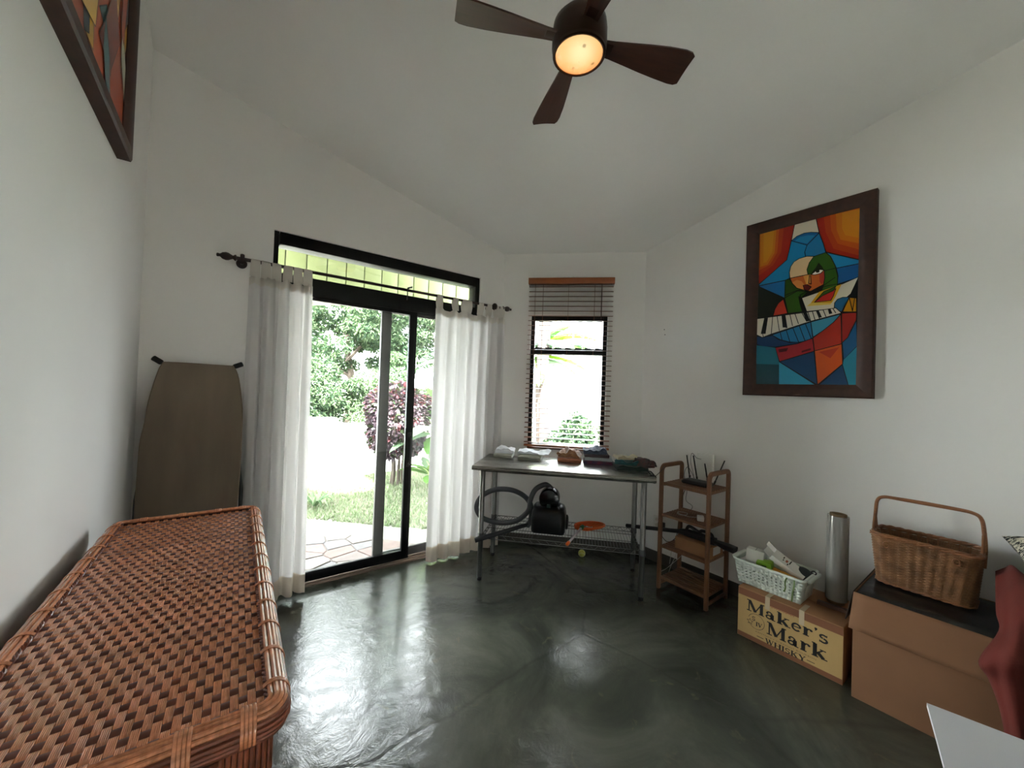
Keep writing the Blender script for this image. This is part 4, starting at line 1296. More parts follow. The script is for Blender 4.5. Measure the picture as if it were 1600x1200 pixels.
# ================================================================ BAMBOO RACK
M_bam = mat('bamboo_wood', (120, 82, 56), rough=0.45, var=0.2, scale=5, stretch=(8, 8, 1.2))
M_bam2 = mat('bamboo_slat', (122, 82, 54), rough=0.45, var=0.2, scale=5, stretch=(8, 1.2, 8))
def rack():
    t = thing('bamboo_rack', 'brown four-tier bamboo rack standing against the right wall', 'rack', (3.005, 1.577, 0))
    hx, hy, H = 0.150, 0.190, 0.978
    for s in (1, -1):
        path = [(-hx, 0, 0), (-hx, 0, H - 0.05)]
        path += [(-hx + 0.045 - 0.045 * math.cos(R(a)), 0, H - 0.045 + 0.045 * math.sin(R(a))) for a in range(15, 91, 15)]
        path += [(hx - 0.03 + 0.03 * math.sin(R(a)), 0, H - 0.03 + 0.03 * math.cos(R(a))) for a in range(0, 91, 18)]
        path += [(hx, 0, 0)]
        b = MB()
        b.sweep([(x, s * hy, z) for x, y, z in path], rrect(0.034, 0.026, 0.007, 2), up=(0, 1, 0), fixed=True)
        b.build('side_frame', M_bam, t, angle=30)
        MB().box((0, s * hy, 0.035), (2 * hx - 0.02, 0.016, 0.022)).build('foot_rail', M_bam, t, bevel=0.003)
    sl = MB().box((0, 0, 0), (0.026, 2 * hy - 0.02, 0.010)).mesh('slat', bevel=0.002)
    fr = MB().box((0, 0, 0), (0.020, 2 * hy - 0.01, 0.022)).mesh('shelf_rail', bevel=0.003)
    for z in (0.842, 0.592, 0.342, 0.092):
        b = MB()
        for s in (1, -1):
            b.box((0, s * (hy - 0.018), z - 0.014), (2 * hx - 0.02, 0.016, 0.018))
        sh = b.build('shelf', M_bam, t, bevel=0.003)
        put('shelf_rail', fr, M_bam, sh, loc=(-hx + 0.004, 0, z - 0.004))
        put('shelf_rail', fr, M_bam, sh, loc=(hx - 0.004, 0, z - 0.004))
        for k in range(7):
            put('slat', sl, M_bam2, sh, loc=(-hx + 0.037 + k * 0.0377, 0, z - 0.001))
rack()
Z1, Z2, Z3, Z4 = 0.8465, 0.5965, 0.3465, 0.0965

t = thing('wifi_router', 'black router with four raised aerials on the top tier of the rack', 'router', (3.03, 1.565, Z1), R(90))
M_bp = MATS['black_plastic']
b = MB()
prof = rrect(0.215, 0.125, 0.02, 5)
V = [(x * s, y * s, z) for z, s in ((0.004, 0.95), (0.010, 1.0), (0.020, 1.0), (0.032, 0.88), (0.035, 0.7)) for x, y in prof]
n = len(prof)
F = [(k * n + i, k * n + (i + 1) % n, (k + 1) * n + (i + 1) % n, (k + 1) * n + i) for k in range(4) for i in range(n)] + [tuple(range(n - 1, -1, -1)), tuple(4 * n + i for i in range(n))]
b.add(V, F).build('case', M_bp, t, angle=40)
for (x, y, tx, ty, tz) in ((0.095, -0.062, 0.13, -0.066, 0.21), (0.035, -0.064, 0.075, -0.068, 0.215), (-0.05, -0.064, -0.02, -0.068, 0.165), (-0.105, -0.05, -0.178, -0.055, 0.215)):
    a, c = Vector((x, y, 0.02)), Vector((tx, ty, tz))
    d = (c - a).normalized()
    MB().tube([a, a + d * 0.03], 0.007, 8).sweep([a + d * 0.03, a + d * 0.05, c], rrect(0.013, 0.008, 0.003, 2), scales=[0.8, 1, 0.9]).build('aerial', M_bp, t)
t = thing('white_modem', 'white flat modem box stood upright behind the router', 'modem', (3.205, 1.592, Z1), 0)
MB().box((0, 0, 0.117), (0.030, 0.138, 0.225)).build('case', MATS['white_plastic'], t, bevel=0.006)
MB().box((0, 0, 0.004), (0.05, 0.09, 0.008)).build('stand_foot', MATS['white_plastic'], t, bevel=0.002)
MB().tube(smooth_path([(-0.016, 0.03, 0.18), (-0.05, 0.05, 0.19), (-0.07, 0.08, 0.225), (-0.05, 0.10, 0.15), (-0.06, 0.07, 0.06), (-0.11, 0.04, 0.035)], 8), 0.0022, 6).build('cable', mat('grey_cable', (96, 96, 98), rough=0.5), t)
t = thing('network_cable', 'thin grey cable looping down the back of the rack', 'cable', (3.185, 1.70, Z1))
MB().tube(smooth_path([(0.0, -0.03, 0.01), (-0.01, 0.0, 0.07), (-0.03, 0.02, 0.10), (-0.02, 0.05, 0.03), (0.03, 0.05, -0.10), (0.04, 0.06, -0.20), (0.035, 0.0, -0.24), (0.04, 0.06, -0.33), (0.05, 0.12, -0.45)], 8), 0.0024, 6).build('cord', MATS['grey_cable'], t)
t = thing('white_adapter', 'small white plug adapter on the second tier of the rack', 'adapter', (2.955, 1.495, Z2), R(30))
MB().box((0, 0, 0.018), (0.062, 0.048, 0.036)).build('adapter_body', MATS['white_plastic'], t, bevel=0.007)
for y in (-0.011, 0.011):
    MB().box((0.039, y, 0.018), (0.018, 0.002, 0.007)).build('prong', MATS['chrome_wire'], t)
t = thing('white_lead', 'loose white lead coiled on the second tier of the rack', 'cable', (2.985, 1.64, Z2))
MB().tube(smooth_path([(0, 0.05, 0.004), (-0.03, 0.045, 0.004), (-0.045, 0.01, 0.004), (-0.02, -0.02, 0.005), (0.03, -0.01, 0.006), (0.04, 0.03, 0.005), (0.0, 0.055, 0.008), (-0.04, 0.02, 0.009), (-0.03, -0.05, 0.004), (0.02, -0.10, 0.004)], 8), 0.0025, 6).build('cord', mat('white_cable', (190, 186, 178), rough=0.5), t)
t = thing('white_lead', 'tangle of thin white lead behind the lowest tier of the rack', 'cable', (3.05, 1.73, 0.1))
MB().tube(smooth_path([(0.06, -0.06, 0.20), (0.03, -0.02, 0.12), (-0.02, 0.02, 0.06), (-0.10, 0.03, 0.03), (-0.16, 0.055, 0.0), (-0.12, 0.05, -0.05), (-0.05, 0.06, -0.08), (0.0, 0.05, 0.02), (0.04, 0.03, 0.12), (0.0, 0.04, 0.18), (-0.04, 0.04, 0.05)], 8), 0.002, 5).build('cord', MATS['white_cable'], t)

# cardboard box on the third tier with a white end label
M_card = mat('cardboard', (160, 116, 80), rough=0.85, var=0.07, scale=5, bump=0.04, bscale=40)
t = thing('cardboard_box', 'small flat cardboard box on the third tier of the rack', 'box', (3.0, 1.527, Z3))
MB().box((0, 0, 0.045), (0.20, 0.275, 0.09)).build('carton', M_card, t, bevel=0.002)
MB().box((0, -0.1385, 0.05), (0.11, 0.001, 0.06)).build('label', MATS['white_plastic'], t)
# vacuum wand lying through the rack
t = thing('vacuum_wand', 'black vacuum wand lying across the rack above the small box', 'vacuum wand', (2.965, 1.55, Z3 + 0.09 + 0.001))
b = MB()
b.tube([(-0.055, 0.58, -0.062), (-0.03, 0.36, -0.022), (0.0, 0.10, 0.026)], 0.0165, 12)
b.build('wand_tube', mat('wand_black', (18, 18, 20), rough=0.35), t)
MB().sweep(smooth_path([(0.0, 0.11, 0.026), (0.0, 0.05, 0.032), (0.0, -0.05, 0.034), (0.0, -0.12, 0.030), (0.0, -0.17, 0.034)], 5), rrect(0.05, 0.056, 0.018, 4), scales=[0.7 + 0.3 * min(1, i / 6) for i in range(21)]).build('grip_housing', MATS['wand_black'], t)
MB().tube(smooth_path([(0, 0.06, 0.05), (0, 0.04, 0.085), (0, 0.0, 0.078), (0, -0.04, 0.068), (0, -0.07, 0.082), (0, -0.13, 0.08), (0, -0.15, 0.05)], 6), 0.012, 8).build('grip', MATS['wand_black'], t)
MB().sweep([(0, -0.16, 0.034), (0.0, -0.24, 0.025), (0.0, -0.305, 0.020)], rrect(0.085, 0.036, 0.014, 4), scales=[0.6, 1.0, 1.0], up=(0, 0, 1)).build('floor_head', MATS['wand_black'], t)

# ================================================================ PRINTED CARTON
def glyphs():
    G = {}
    T, H = 0.22, 0.08
    G['M'] = (1.22, [('l', .17, .04, .17, .96, .085), ('l', .22, .93, .60, .06, .21), ('l', .58, .06, .98, .93, .075), ('l', 1.0, .04, 1.0, .96, .21), ('l', .02, .035, .34, .035, H), ('l', .82, .035, 1.18, .035, H), ('l', .02, .965, .30, .965, H), ('l', .95, .965, 1.18, .965, H)])
    G['a'] = (.74, [('a', .30, .46, .17, .165, 5, 165, .10), ('l', .47, .03, .47, .48, T), ('a', .27, .185, .165, .14, 0, 360, .11), ('l', .44, .035, .68, .035, H), ('d', .16, .47, .075)])
    G['k'] = (.86, [('l', .20, .03, .20, .97, T), ('l', .03, .965, .22, .965, H), ('l', .03, .035, .38, .035, H), ('l', .27, .28, .60, .62, .08), ('l', .36, .37, .66, .05, T), ('l', .46, .64, .78, .64, H), ('l', .54, .035, .86, .035, H)])
    G['e'] = (.68, [('a', .34, .335, .235, .285, 8, 318, .13), ('l', .13, .36, .58, .36, .075)])
    G['r'] = (.62, [('l', .19, .03, .19, .64, T), ('l', .03, .645, .24, .645, H), ('l', .03, .035, .38, .035, H), ('a', .42, .44, .16, .17, 60, 175, .10), ('d', .50, .55, .085)])
    G["'"] = (.26, [('d', .13, .90, .085), ('l', .17, .88, .09, .74, .07)])
    G['s'] = (.58, [('a', .28, .49, .17, .135, 25, 262, .12), ('a', .29, .19, .18, .15, -155, 92, .13), ('l', .46, .52, .46, .68, .05), ('l', .09, .17, .09, .0, .05)])
    G['W'] = (1.2, [('l', .14, .95, .38, .05, .18), ('l', .36, .05, .60, .8, .07), ('l', .58, .95, .82, .05, .18), ('l', .82, .05, 1.05, .95, .07), ('l', .0, .965, .28, .965, H), ('l', .46, .965, .70, .965, H), ('l', .92, .965, 1.18, .965, H)])
    G['H'] = (.98, [('l', .19, .03, .19, .97, T), ('l', .78, .03, .78, .97, T), ('l', .2, .5, .78, .5, .08)] + [('l', x, z, x + .34, z, H) for x in (.02, .61) for z in (.035, .965)])
    G['I'] = (.42, [('l', .21, .03, .21, .97, T), ('l', .04, .035, .38, .035, H), ('l', .04, .965, .38, .965, H)])
    G['S'] = (.74, [('a', .36, .72, .22, .21, 25, 265, .13), ('a', .37, .27, .24, .22, -155, 92, .14), ('l', .62, .72, .62, .99, .06), ('l', .10, .28, .10, .01, .06)])
    G['K'] = (.98, [('l', .20, .03, .20, .97, T), ('l', .28, .40, .72, .94, .08), ('l', .40, .55, .76, .05, T), ('l', .60, .965, .92, .965, H), ('l', .62, .035, .96, .035, H), ('l', .03, .035, .38, .035, H), ('l', .03, .965, .38, .965, H)])
    G['Y'] = (.92, [('l', .15, .95, .46, .45, T), ('l', .78, .95, .50, .45, .08), ('l', .47, .03, .47, .48, T), ('l', .0, .965, .32, .965, H), ('l', .62, .965, .92, .965, H), ('l', .28, .035, .66, .035, H)])
    G['V'] = (.92, [('l', .15, .95, .44, .06, T), ('l', .46, .06, .74, .95, .08), ('l', .0, .965, .32, .965, H), ('l', .60, .965, .90, .965, H)])
    return G
GL = glyphs()
def slab_text(txt, x0, z0, h, width, slope=0.0, depth=0.0):
    """bold slab lettering as flat strokes in the x/z plane (y = depth)"""
    adv = sum(GL[c][0] for c in txt)
    k = width / adv
    b = MB()
    def q(x, z):
        return (x0 + x * k, depth, z0 + z * h + slope * x * k)
    x = 0
    for c in txt:
        wd, S = GL[c]
        for s in S:
            if s[0] == 'l':
                _, xa, za, xb, zb, w_ = s
                A, B = Vector((xa, za)), Vector((xb, zb))
                d = (B - A).normalized(); p = Vector((d.y, -d.x)) * w_ / 2
                b.poly([q(x + v.x, v.y) for v in (A - p, B - p, B + p, A + p)])
            elif s[0] == 'd':
                _, xa, za, r_ = s
                b.poly([q(x + xa + r_ * math.cos(a), za + r_ * math.sin(a)) for a in [2 * PI * i / 12 for i in range(12)]])
            else:
                _, cx, cz, rx, rz, a0, a1, w_ = s
                n = max(8, int(abs(a1 - a0) / 15))
                for i in range(n):
                    A0, A1 = R(a0 + (a1 - a0) * i / n), R(a0 + (a1 - a0) * (i + 1) / n)
                    o, u = w_ / 2, -w_ / 2
                    b.poly([q(x + cx + (rx + e) * math.cos(a), cz + (rz + e) * math.sin(a)) for a, e in ((A0, u), (A1, u), (A1, o), (A0, o))])
        x += wd
    return b

def small_text(txt, size, width, x0, z0, depth):
    cu = bpy.data.curves.new('small_print', 'FONT')
    cu.body = txt
    cu.size = size
    cu.space_character = 1.15
    o = bpy.data.objects.new('small_print', cu)
    COL.objects.link(o)
    dg = bpy.context.evaluated_depsgraph_get()
    dg.update()
    me = bpy.data.meshes.new_from_object(o.evaluated_get(dg))
    bpy.data.objects.remove(o)
    xs = [v.co.x for v in me.vertices]
    k = width / (max(xs) - min(xs))
    mn = min(xs)
    for v in me.vertices:
        v.co = Vector((x0 + (v.co.x - mn) * k, depth, z0 + v.co.y))
    me.materials.clear()
    return me

def printed_carton():
    # local x runs along the front from the shelf end, -y faces the room
    L, D, H = 0.538, 0.385, 0.310
    t = thing('whisky_carton', 'cardboard whisky carton with large black lettering, under the white basket', 'box', (2.757, 1.131, 0), R(-90))
    b = MB()
    th = 0.004
    b.box((L / 2, th / 2, H / 2), (L, th, H)).box((L / 2, D - th / 2, H / 2), (L, th, H))
    b.box((th / 2, D / 2, H / 2), (th, D - 2 * th, H)).box((L - th / 2, D / 2, H / 2), (th, D - 2 * th, H))
    b.box((L / 2, D / 2, th / 2), (L - 2 * th, D - 2 * th, th))
    b.build('carton', M_card, t, bevel=0.001)
    for y0, y1, dz in ((0.0, D / 2 - 0.002, 0.0), (D / 2 + 0.002, D, 0.002)):
        MB().box((L / 2, (y0 + y1) / 2, H + 0.002 + dz / 2), (L - 0.002, y1 - y0, 0.004)).build('top_flap', M_card, t, bevel=0.001)
    ink = mat('black_ink', (26, 24, 22), rough=0.6)
    red = mat('red_ink', (150, 70, 52), rough=0.6)
    tan = mat('printed_tan', (186, 154, 100), rough=0.75, var=0.05, scale=4)
    brown = mat('printed_brown', (128, 82, 54), rough=0.75, var=0.05, scale=4)
    e = -0.0004
    MB().poly([(0.002, e, 0.030), (L - 0.002, e, 0.030), (L - 0.002, e, H - 0.045), (0.002, e, H - 0.045)]).build('printed_panel', tan, t, smooth=False)
    MB().poly([(0.002, e, 0.002), (L - 0.002, e, 0.002), (L - 0.002, e, 0.0295), (0.002, e, 0.0295)]).poly([(0.002, e, H - 0.0445), (L - 0.002, e, H - 0.0445), (L - 0.002, e, H - 0.002), (0.002, e, H - 0.002)]).build('printed_band', brown, t, smooth=False)
    e2 = -0.0009
    slab_text("Maker's", 0.052, 0.182, 0.070, 0.424, 0, e2).build('lettering', ink, t, smooth=False)
    slab_text('Mark', 0.168, 0.089, 0.076, 0.303, 0, e2).build('lettering', ink, t, smooth=False)
    slab_text('WHISKY', 0.162, 0.028, 0.031, 0.210, 0, e2).build('lettering', ink, t, smooth=False)
    b = MB()
    for x0 in (0.115, 0.376):
        b.poly([(x0, e2, 0.044), (x0 + 0.038, e2, 0.044), (x0 + 0.038, e2, 0.0475), (x0, e2, 0.0475)])
    b.build('printed_rule', ink, t, smooth=False)
    put('small_print', small_text('KENTUCKY STRAIGHT BOURBON', 0.011, 0.312, 0.108, 0.0675, e2), mat('brown_ink', (96, 78, 44), rough=0.6), t)
    # round seal: broken ring, star, S IV
    cx, cz, r_ = 0.110, 0.131, 0.047
    b = MB()
    for i in range(40):
        a0, a1 = R(205 + 320 * i / 40), R(205 + 320 * (i + 1) / 40)
        b.poly([(cx + q * math.cos(a), e2, cz + q * math.sin(a)) for a, q in ((a0, r_ - .0022), (a1, r_ - .0022), (a1, r_), (a0, r_))])
    sx, sz = cx - 0.036, cz - 0.014
    star = [(sx + q * math.cos(R(90 + 36 * i)), sz + q * math.sin(R(90 + 36 * i))) for i, q in enumerate([0.019, 0.008] * 5)]
    for i in range(10):
        A, B = Vector(star[i]), Vector(star[(i + 1) % 10])
        d = (B - A).normalized(); p = Vector((d.y, -d.x)) * 0.0011
        b.poly([(v.x, e2, v.y) for v in (A - p, B - p, B + p, A + p)])
    b.build('printed_seal', ink, t, smooth=False)
    slab_text('S', 0.084, 0.131, 0.026, 0.021, 0, e2).build('lettering', ink, t, smooth=False)
    slab_text('IV', 0.107, 0.105, 0.026, 0.038, 0, e2).build('lettering', ink, t, smooth=False)
    # red script line in the top margin and small brand line
    b = MB()
    pts = [(0.185 + 0.125 * i / 60, H - 0.047 + 0.006 * math.sin(i * 1.05) * (0.6 + 0.4 * math.sin(i * 0.37))) for i in range(61)]
    for A, B in zip(pts[:-1], pts[1:]):
        A, B = Vector(A), Vector(B)
        d = (B - A).normalized(); p = Vector((d.y, -d.x)) * 0.0012
        b.poly([(v.x, e2, v.y) for v in (A - p, B - p, B + p, A + p)])
    b.build('red_script', red, t, smooth=False)
    tape = mat('clear_tape', (196, 178, 150), rough=0.25, spec=0.6)
    for x, l in ((0.170, 0.075), (0.347, 0.080)):
        MB().sweep([(x, 0.10, H + 0.0052), (x, 0.002, H + 0.0052), (x, -0.0016, H + 0.002), (x, -0.0016, H - l)], rrect(0.0006, 0.026, 0.0002, 1), up=(1, 0, 0), fixed=True).build('tape_strip', tape, t, label='strip of pale tape')
printed_carton()
ZB = 0.3165

# ================================================================ WHITE BASKET
def white_basket():
    t = thing('plastic_basket', 'white plastic basket with rows of round holes, on the whisky carton', 'basket', (2.925, 0.985, ZB), R(-90))
    M_b = mat('basket_white', (214, 220, 210), rough=0.4)
    L0, L1, W0, W1, H = 0.345, 0.385, 0.205, 0.245, 0.150
    def side(s):
        b = MB()
        nx, nz = 15, 8
        def P(u, v):
            l = L0 + (L1 - L0) * v
            return ((u - 0.5) * l, s * (W0 + (W1 - W0) * v) / 2, H * v)
        for i in range(nx):
            for j in range(nz):
                u0, u1, v0, v1 = i / nx, (i + 1) / nx, j / nz, (j + 1) / nz
                hole = 1 <= i <= nx - 2 and 2 <= j <= 5
                c = [(u0, v0), ((u0 + u1) / 2, v0), (u1, v0), (u1, (v0 + v1) / 2), (u1, v1), ((u0 + u1) / 2, v1), (u0, v1), (u0, (v0 + v1) / 2)]
                if not hole:
                    b.poly([P(*q) for q in c])
                else:
                    um, vm = (u0 + u1) / 2, (v0 + v1) / 2
                    rr = 0.0058
                    inn = [(um + rr / L0 * math.cos(R(a)), vm + rr / H * math.sin(R(a))) for a in (225, 270, 315, 0, 45, 90, 135, 180)]
                    V = [P(*q) for q in c + inn]
                    b.add(V, [(k, (k + 1) % 8, 8 + (k + 1) % 8, 8 + k) for k in range(8)])
        o = b.build('side_wall', M_b, t, angle=20)
        sol = o.modifiers.new('thickness', 'SOLIDIFY'); sol.thickness = 0.002; sol.offset = 0
    side(-1); side(1)
    for s in (-1, 1):
        b = MB()
        V = [(s * L0 / 2, -W0 / 2, 0), (s * L0 / 2, W0 / 2, 0), (s * L1 / 2, W1 / 2, H), (s * L1 / 2, -W1 / 2, H)]
        a = [Vector(v) for v in V]
        lerp = lambda u, v: (a[0].lerp(a[1], u)).lerp(a[3].lerp(a[2], u), v)
        us, vs = (0, 0.3, 0.7, 1), (0, 0.62, 0.86, 1)
        for i in range(3):
            for j in range(3):
                if i == 1 and j == 1:
                    continue
                b.poly([lerp(us[i], vs[j]), lerp(us[i + 1], vs[j]), lerp(us[i + 1], vs[j + 1]), lerp(us[i], vs[j + 1])])
        o = b.build('end_wall', M_b, t, angle=20, label='end wall with a slotted grip')
        sol = o.modifiers.new('thickness', 'SOLIDIFY'); sol.thickness = 0.002; sol.offset = 0
    MB().box((0, 0, 0.002), (L0, W0, 0.003)).build('bottom', M_b, t)
    rim = [(x, y, H) for x, y in rrect(L1 + 0.012, W1 + 0.012, 0.02, 4)]
    MB().sweep(rim, rrect(0.016, 0.014, 0.004, 2), closed=True, fixed=True).build('rim', M_b, t, angle=50)
    for s in (-1, 1):
        MB().box((s * (L1 / 2 + 0.016), 0, H - 0.004), (0.03, W1 * 0.78, 0.016)).build('end_grip', M_b, t, bevel=0.005)
    MB().sweep(smooth_path([(0.118, -0.130, 0.157), (0.104, -0.136, 0.12), (0.107, -0.138, 0.08), (0.098, -0.137, 0.055)], 6), rrect(0.001, 0.008, 0.0004, 1), up=(1, 0, 0), fixed=True).build('green_ribbon', mat('ribbon_green', (106, 128, 74), rough=0.5), t)
    MB().sweep(smooth_path([(0.148, -0.128, 0.157), (0.150, -0.138, 0.11), (0.144, -0.138, 0.06), (0.138, -0.130, 0.01)], 6), rrect(0.001, 0.009, 0.0004, 1), up=(1, 0, 0), fixed=True).build('green_ribbon', MATS['ribbon_green'], t)
white_basket()
BKT = Matrix.Translation((2.925, 0.985, ZB)) @ Matrix.Rotation(R(-90), 4, 'Z')
def inb(x, y, z):
    return BKT @ Vector((x, y, z))
M_wp = mat('white_card', (216, 214, 206), rough=0.55)
t = thing('small_carton', 'white square carton with folded flaps at the rack end of the basket', 'box', inb(-0.112, -0.012, 0.122), rot=Euler((R(-6), R(4), R(-78))))
MB().box((0, 0, 0.045), (0.10, 0.085, 0.09)).build('carton', M_wp, t, bevel=0.002)
MB().box((0, -0.0435, 0.065), (0.05, 0.0012, 0.046)).build('end_flap', M_wp, t)
MB().box((0, 0.0, 0.0908), (0.004, 0.08, 0.001)).build('lid_seam', mat('seam_grey', (150, 150, 140), rough=0.6), t)
t = thing('green_packet', 'bright green carton beside the white square one in the basket', 'box', inb(-0.035, -0.040, 0.096), rot=Euler((R(5), R(-6), R(-82))))
MB().box((0, 0, 0.035), (0.085, 0.07, 0.07)).build('carton', mat('lime_card', (122, 168, 36), rough=0.4, var=0.12, scale=12), t, bevel=0.002)
MB().box((0, -0.0355, 0.035), (0.03, 0.001, 0.04)).build('printed_patch', mat('deep_green', (50, 78, 28), rough=0.4), t)
t = thing('foil_packet', 'crinkled orange and yellow foil packet at the front of the basket', 'packet', inb(0.075, -0.045, 0.100), rot=Euler((R(12), R(6), R(-94))))
def fp_(u, v):
    e = 1 - (2 * u - 1) ** 4 * 0.8
    return ((u - .5) * 0.17, (v - .5) * 0.075, 0.018 + 0.018 * e * math.sin(PI * v) + 0.004 * math.sin(19 * u + 7 * v))
b = MB().grid(fp_, 14, 8)
b.grid(lambda u, v: (fp_(u, v)[0], fp_(u, v)[1], 0.018 - (fp_(u, v)[2] - 0.018) * 0.6), 14, 8)
b.build('pouch', mat('foil_orange', (206, 120, 38), rough=0.35, spec=0.6, scale=9, col2='b9a126'), t, angle=60)
MB().box((0.088, 0, 0.018), (0.012, 0.07, 0.002)).box((-0.088, 0, 0.018), (0.012, 0.07, 0.002)).build('crimped_end', mat('foil_yellow', (196, 176, 60), rough=0.4), t)
t = thing('open_carton', 'open white carton with small printed marks lying slanted over the basket', 'box', inb(0.075, 0.0, 0.170), rot=Euler((R(30), R(30), R(-84))))
b = MB()
for s in (-1, 1):
    b.box((0, s * 0.030, 0), (0.19, 0.002, 0.046))
    b.box((0, 0, s * 0.022), (0.19, 0.060, 0.002))
b.box((0.094, 0, 0), (0.002, 0.06, 0.044))
b.build('carton', M_wp, t, bevel=0.0006)
MB().box((-0.125, 0.034, 0.006), (0.062, 0.002, 0.044), Euler((0, 0, R(-14))).to_matrix()).build('end_flap', M_wp, t)
MB().box((-0.118, -0.028, 0.026), (0.05, 0.05, 0.0015), Euler((0, R(18), 0)).to_matrix()).build('end_flap', M_wp, t)
MB().box((-0.05, 0, 0.0), (0.08, 0.054, 0.038)).build('dark_insert', mat('insert_dark', (26, 24, 24), rough=0.7), t)
b = MB()
for x, y, w_ in ((-0.040, 0.012, 0.016), (-0.036, -0.006, 0.010), (0.0, 0.010, 0.030), (-0.006, -0.014, 0.012)):
    b.box((x, y, 0.0236), (0.006, w_, 0.0006))
b.build('printed_mark', mat('mark_black', (40, 36, 36), rough=0.6), t)
MB().box((-0.018, 0.002, 0.0236), (0.012, 0.018, 0.0006)).build('printed_mark', mat('mark_orange', (170, 90, 60), rough=0.6), t)
t = thing('folded_leaflet', 'folded white leaflet edge standing between the cartons in the basket', 'leaflet', inb(0.0, 0.03, 0.128), rot=Euler((R(-10), R(28), R(-86))))
MB().box((0, 0.0, 0.055), (0.19, 0.0016, 0.07)).box((0, 0.006, 0.055), (0.19, 0.0016, 0.07), Euler((R(9), 0, 0)).to_matrix()).build('sheet', M_wp, t)
t = thing('black_pouch', 'dark grey pouch with a black ring at the far end of the basket', 'pouch', inb(0.135, 0.030, 0.090), rot=Euler((0, R(14), R(-84))))
MB().ball((0, 0, 0.045), (0.06, 0.04, 0.045), 18, 10).build('bag', mat('pouch_grey', (44, 46, 48), rough=0.7, var=0.2, scale=20, bump=0.2, bscale=40), t)
MB().tube([(0.045 + 0.012 * math.cos(a), 0.0, 0.088 + 0.009 * math.sin(a)) for a in [2 * PI * i / 18 for i in range(18)]], 0.0035, 6, closed=True).build('ring', M_bp, t)

# ================================================================ FILM ROLL
t = thing('film_roll', 'upright roll of clear stretch film on the whisky carton', 'film roll', (3.045, 0.695, ZB), rot=Euler((0, R(1.0), 0)))
def film_mat():
    m = mat('stretch_film', (146, 144, 140), rough=0.1, spec=0.7, coat=0.6, var=0.08, scale=3, stretch=(6, 6, 0.4))
    return m
MB().lathe([(0.041, 0.022), (0.053, 0.022), (0.054, 0.03), (0.0545, 0.25), (0.054, 0.52), (0.053, 0.528), (0.041, 0.528)], 40).build('film', film_mat(), t)
MB().lathe([(0.038, 0.0), (0.042, 0.0), (0.042, 0.54), (0.038, 0.54), (0.038, 0.0)], 28, caps=False).build('core_tube', mat('core_card', (112, 88, 58), rough=0.8), t)
t = thing('wood_offcut', 'narrow dark wooden strip lying beside the film roll on the carton', 'strip', (2.95, 0.640, ZB), R(96))
MB().box((0, 0, 0.009), (0.24, 0.035, 0.018)).build('strip_body', mat('dark_wood', (84, 58, 42), rough=0.5, var=0.2, scale=6, stretch=(2, 12, 12)), t, bevel=0.002)

# ================================================================ BIG OPEN BOX
def big_box():
    X0, X1, Y0, Y1, H = 2.700, 3.215, -0.02, 0.545, 0.545
    t = thing('cardboard_box', 'large open cardboard box lined with a black bag, in front of the right wall', 'box', ((X0 + X1) / 2, (Y0 + Y1) / 2, 0))
    M_c = mat('cardboard_dark', (126, 88, 60), rough=0.85, var=0.06, scale=4, bump=0.04, bscale=40)
    hx, hy = (X1 - X0) / 2, (Y1 - Y0) / 2
    th = 0.006
    b = MB()
    for s in (-1, 1):
        b.box((s * (hx - th / 2), 0, H / 2), (th, 2 * hy, H))
        b.box((0, s * (hy - th / 2), H / 2), (2 * hx - 2 * th, th, H))
    b.box((0, 0, th / 2), (2 * hx - 2 * th, 2 * hy - 2 * th, th))
    b.build('carton', M_c, t, bevel=0.002)
    # front flap folded down outside, slightly sprung
    def flap(u, v):
        return (-hx - 0.003 - 0.030 * v ** 1.2 - 0.004 * math.sin(PI * u) * v, hy - 0.002 + 0.012 * v - (2 * hy) * u, H + 0.004 - 0.182 * v)
    f = MB().grid(flap, 10, 8).build('front_flap', M_c, t, angle=180)
    sol = f.modifiers.new('thickness', 'SOLIDIFY'); sol.thickness = 0.005
    def flap2(u, v):
        return (-hx + (2 * hx) * u, hy + 0.003 + 0.03 * v, H + 0.003 - 0.16 * v)
    f = MB().grid(flap2, 6, 6).build('side_flap', mat('flap_dark', (60, 44, 34), rough=0.85), t, angle=180)
    sol = f.modifiers.new('thickness', 'SOLIDIFY'); sol.thickness = 0.004
    def bag(u, v):
        x, y = (u - .5) * 2 * (hx - 0.008), (v - .5) * 2 * (hy - 0.008)
        e = min(u, 1 - u, v, 1 - v)
        k = min(1, e / 0.06)
        return (x, y, H - 0.004 + 0.016 * k + (0.0025 * math.sin(17 * u + 5 * v) + 0.002 * math.sin(31 * v - 9 * u)) * k)
    MB().grid(bag, 40, 40).build('black_liner', mat('black_bag', (15, 15, 16), rough=0.45, bump=0.3, bscale=18), t, angle=180, label='black plastic bag filling the open top')
big_box()

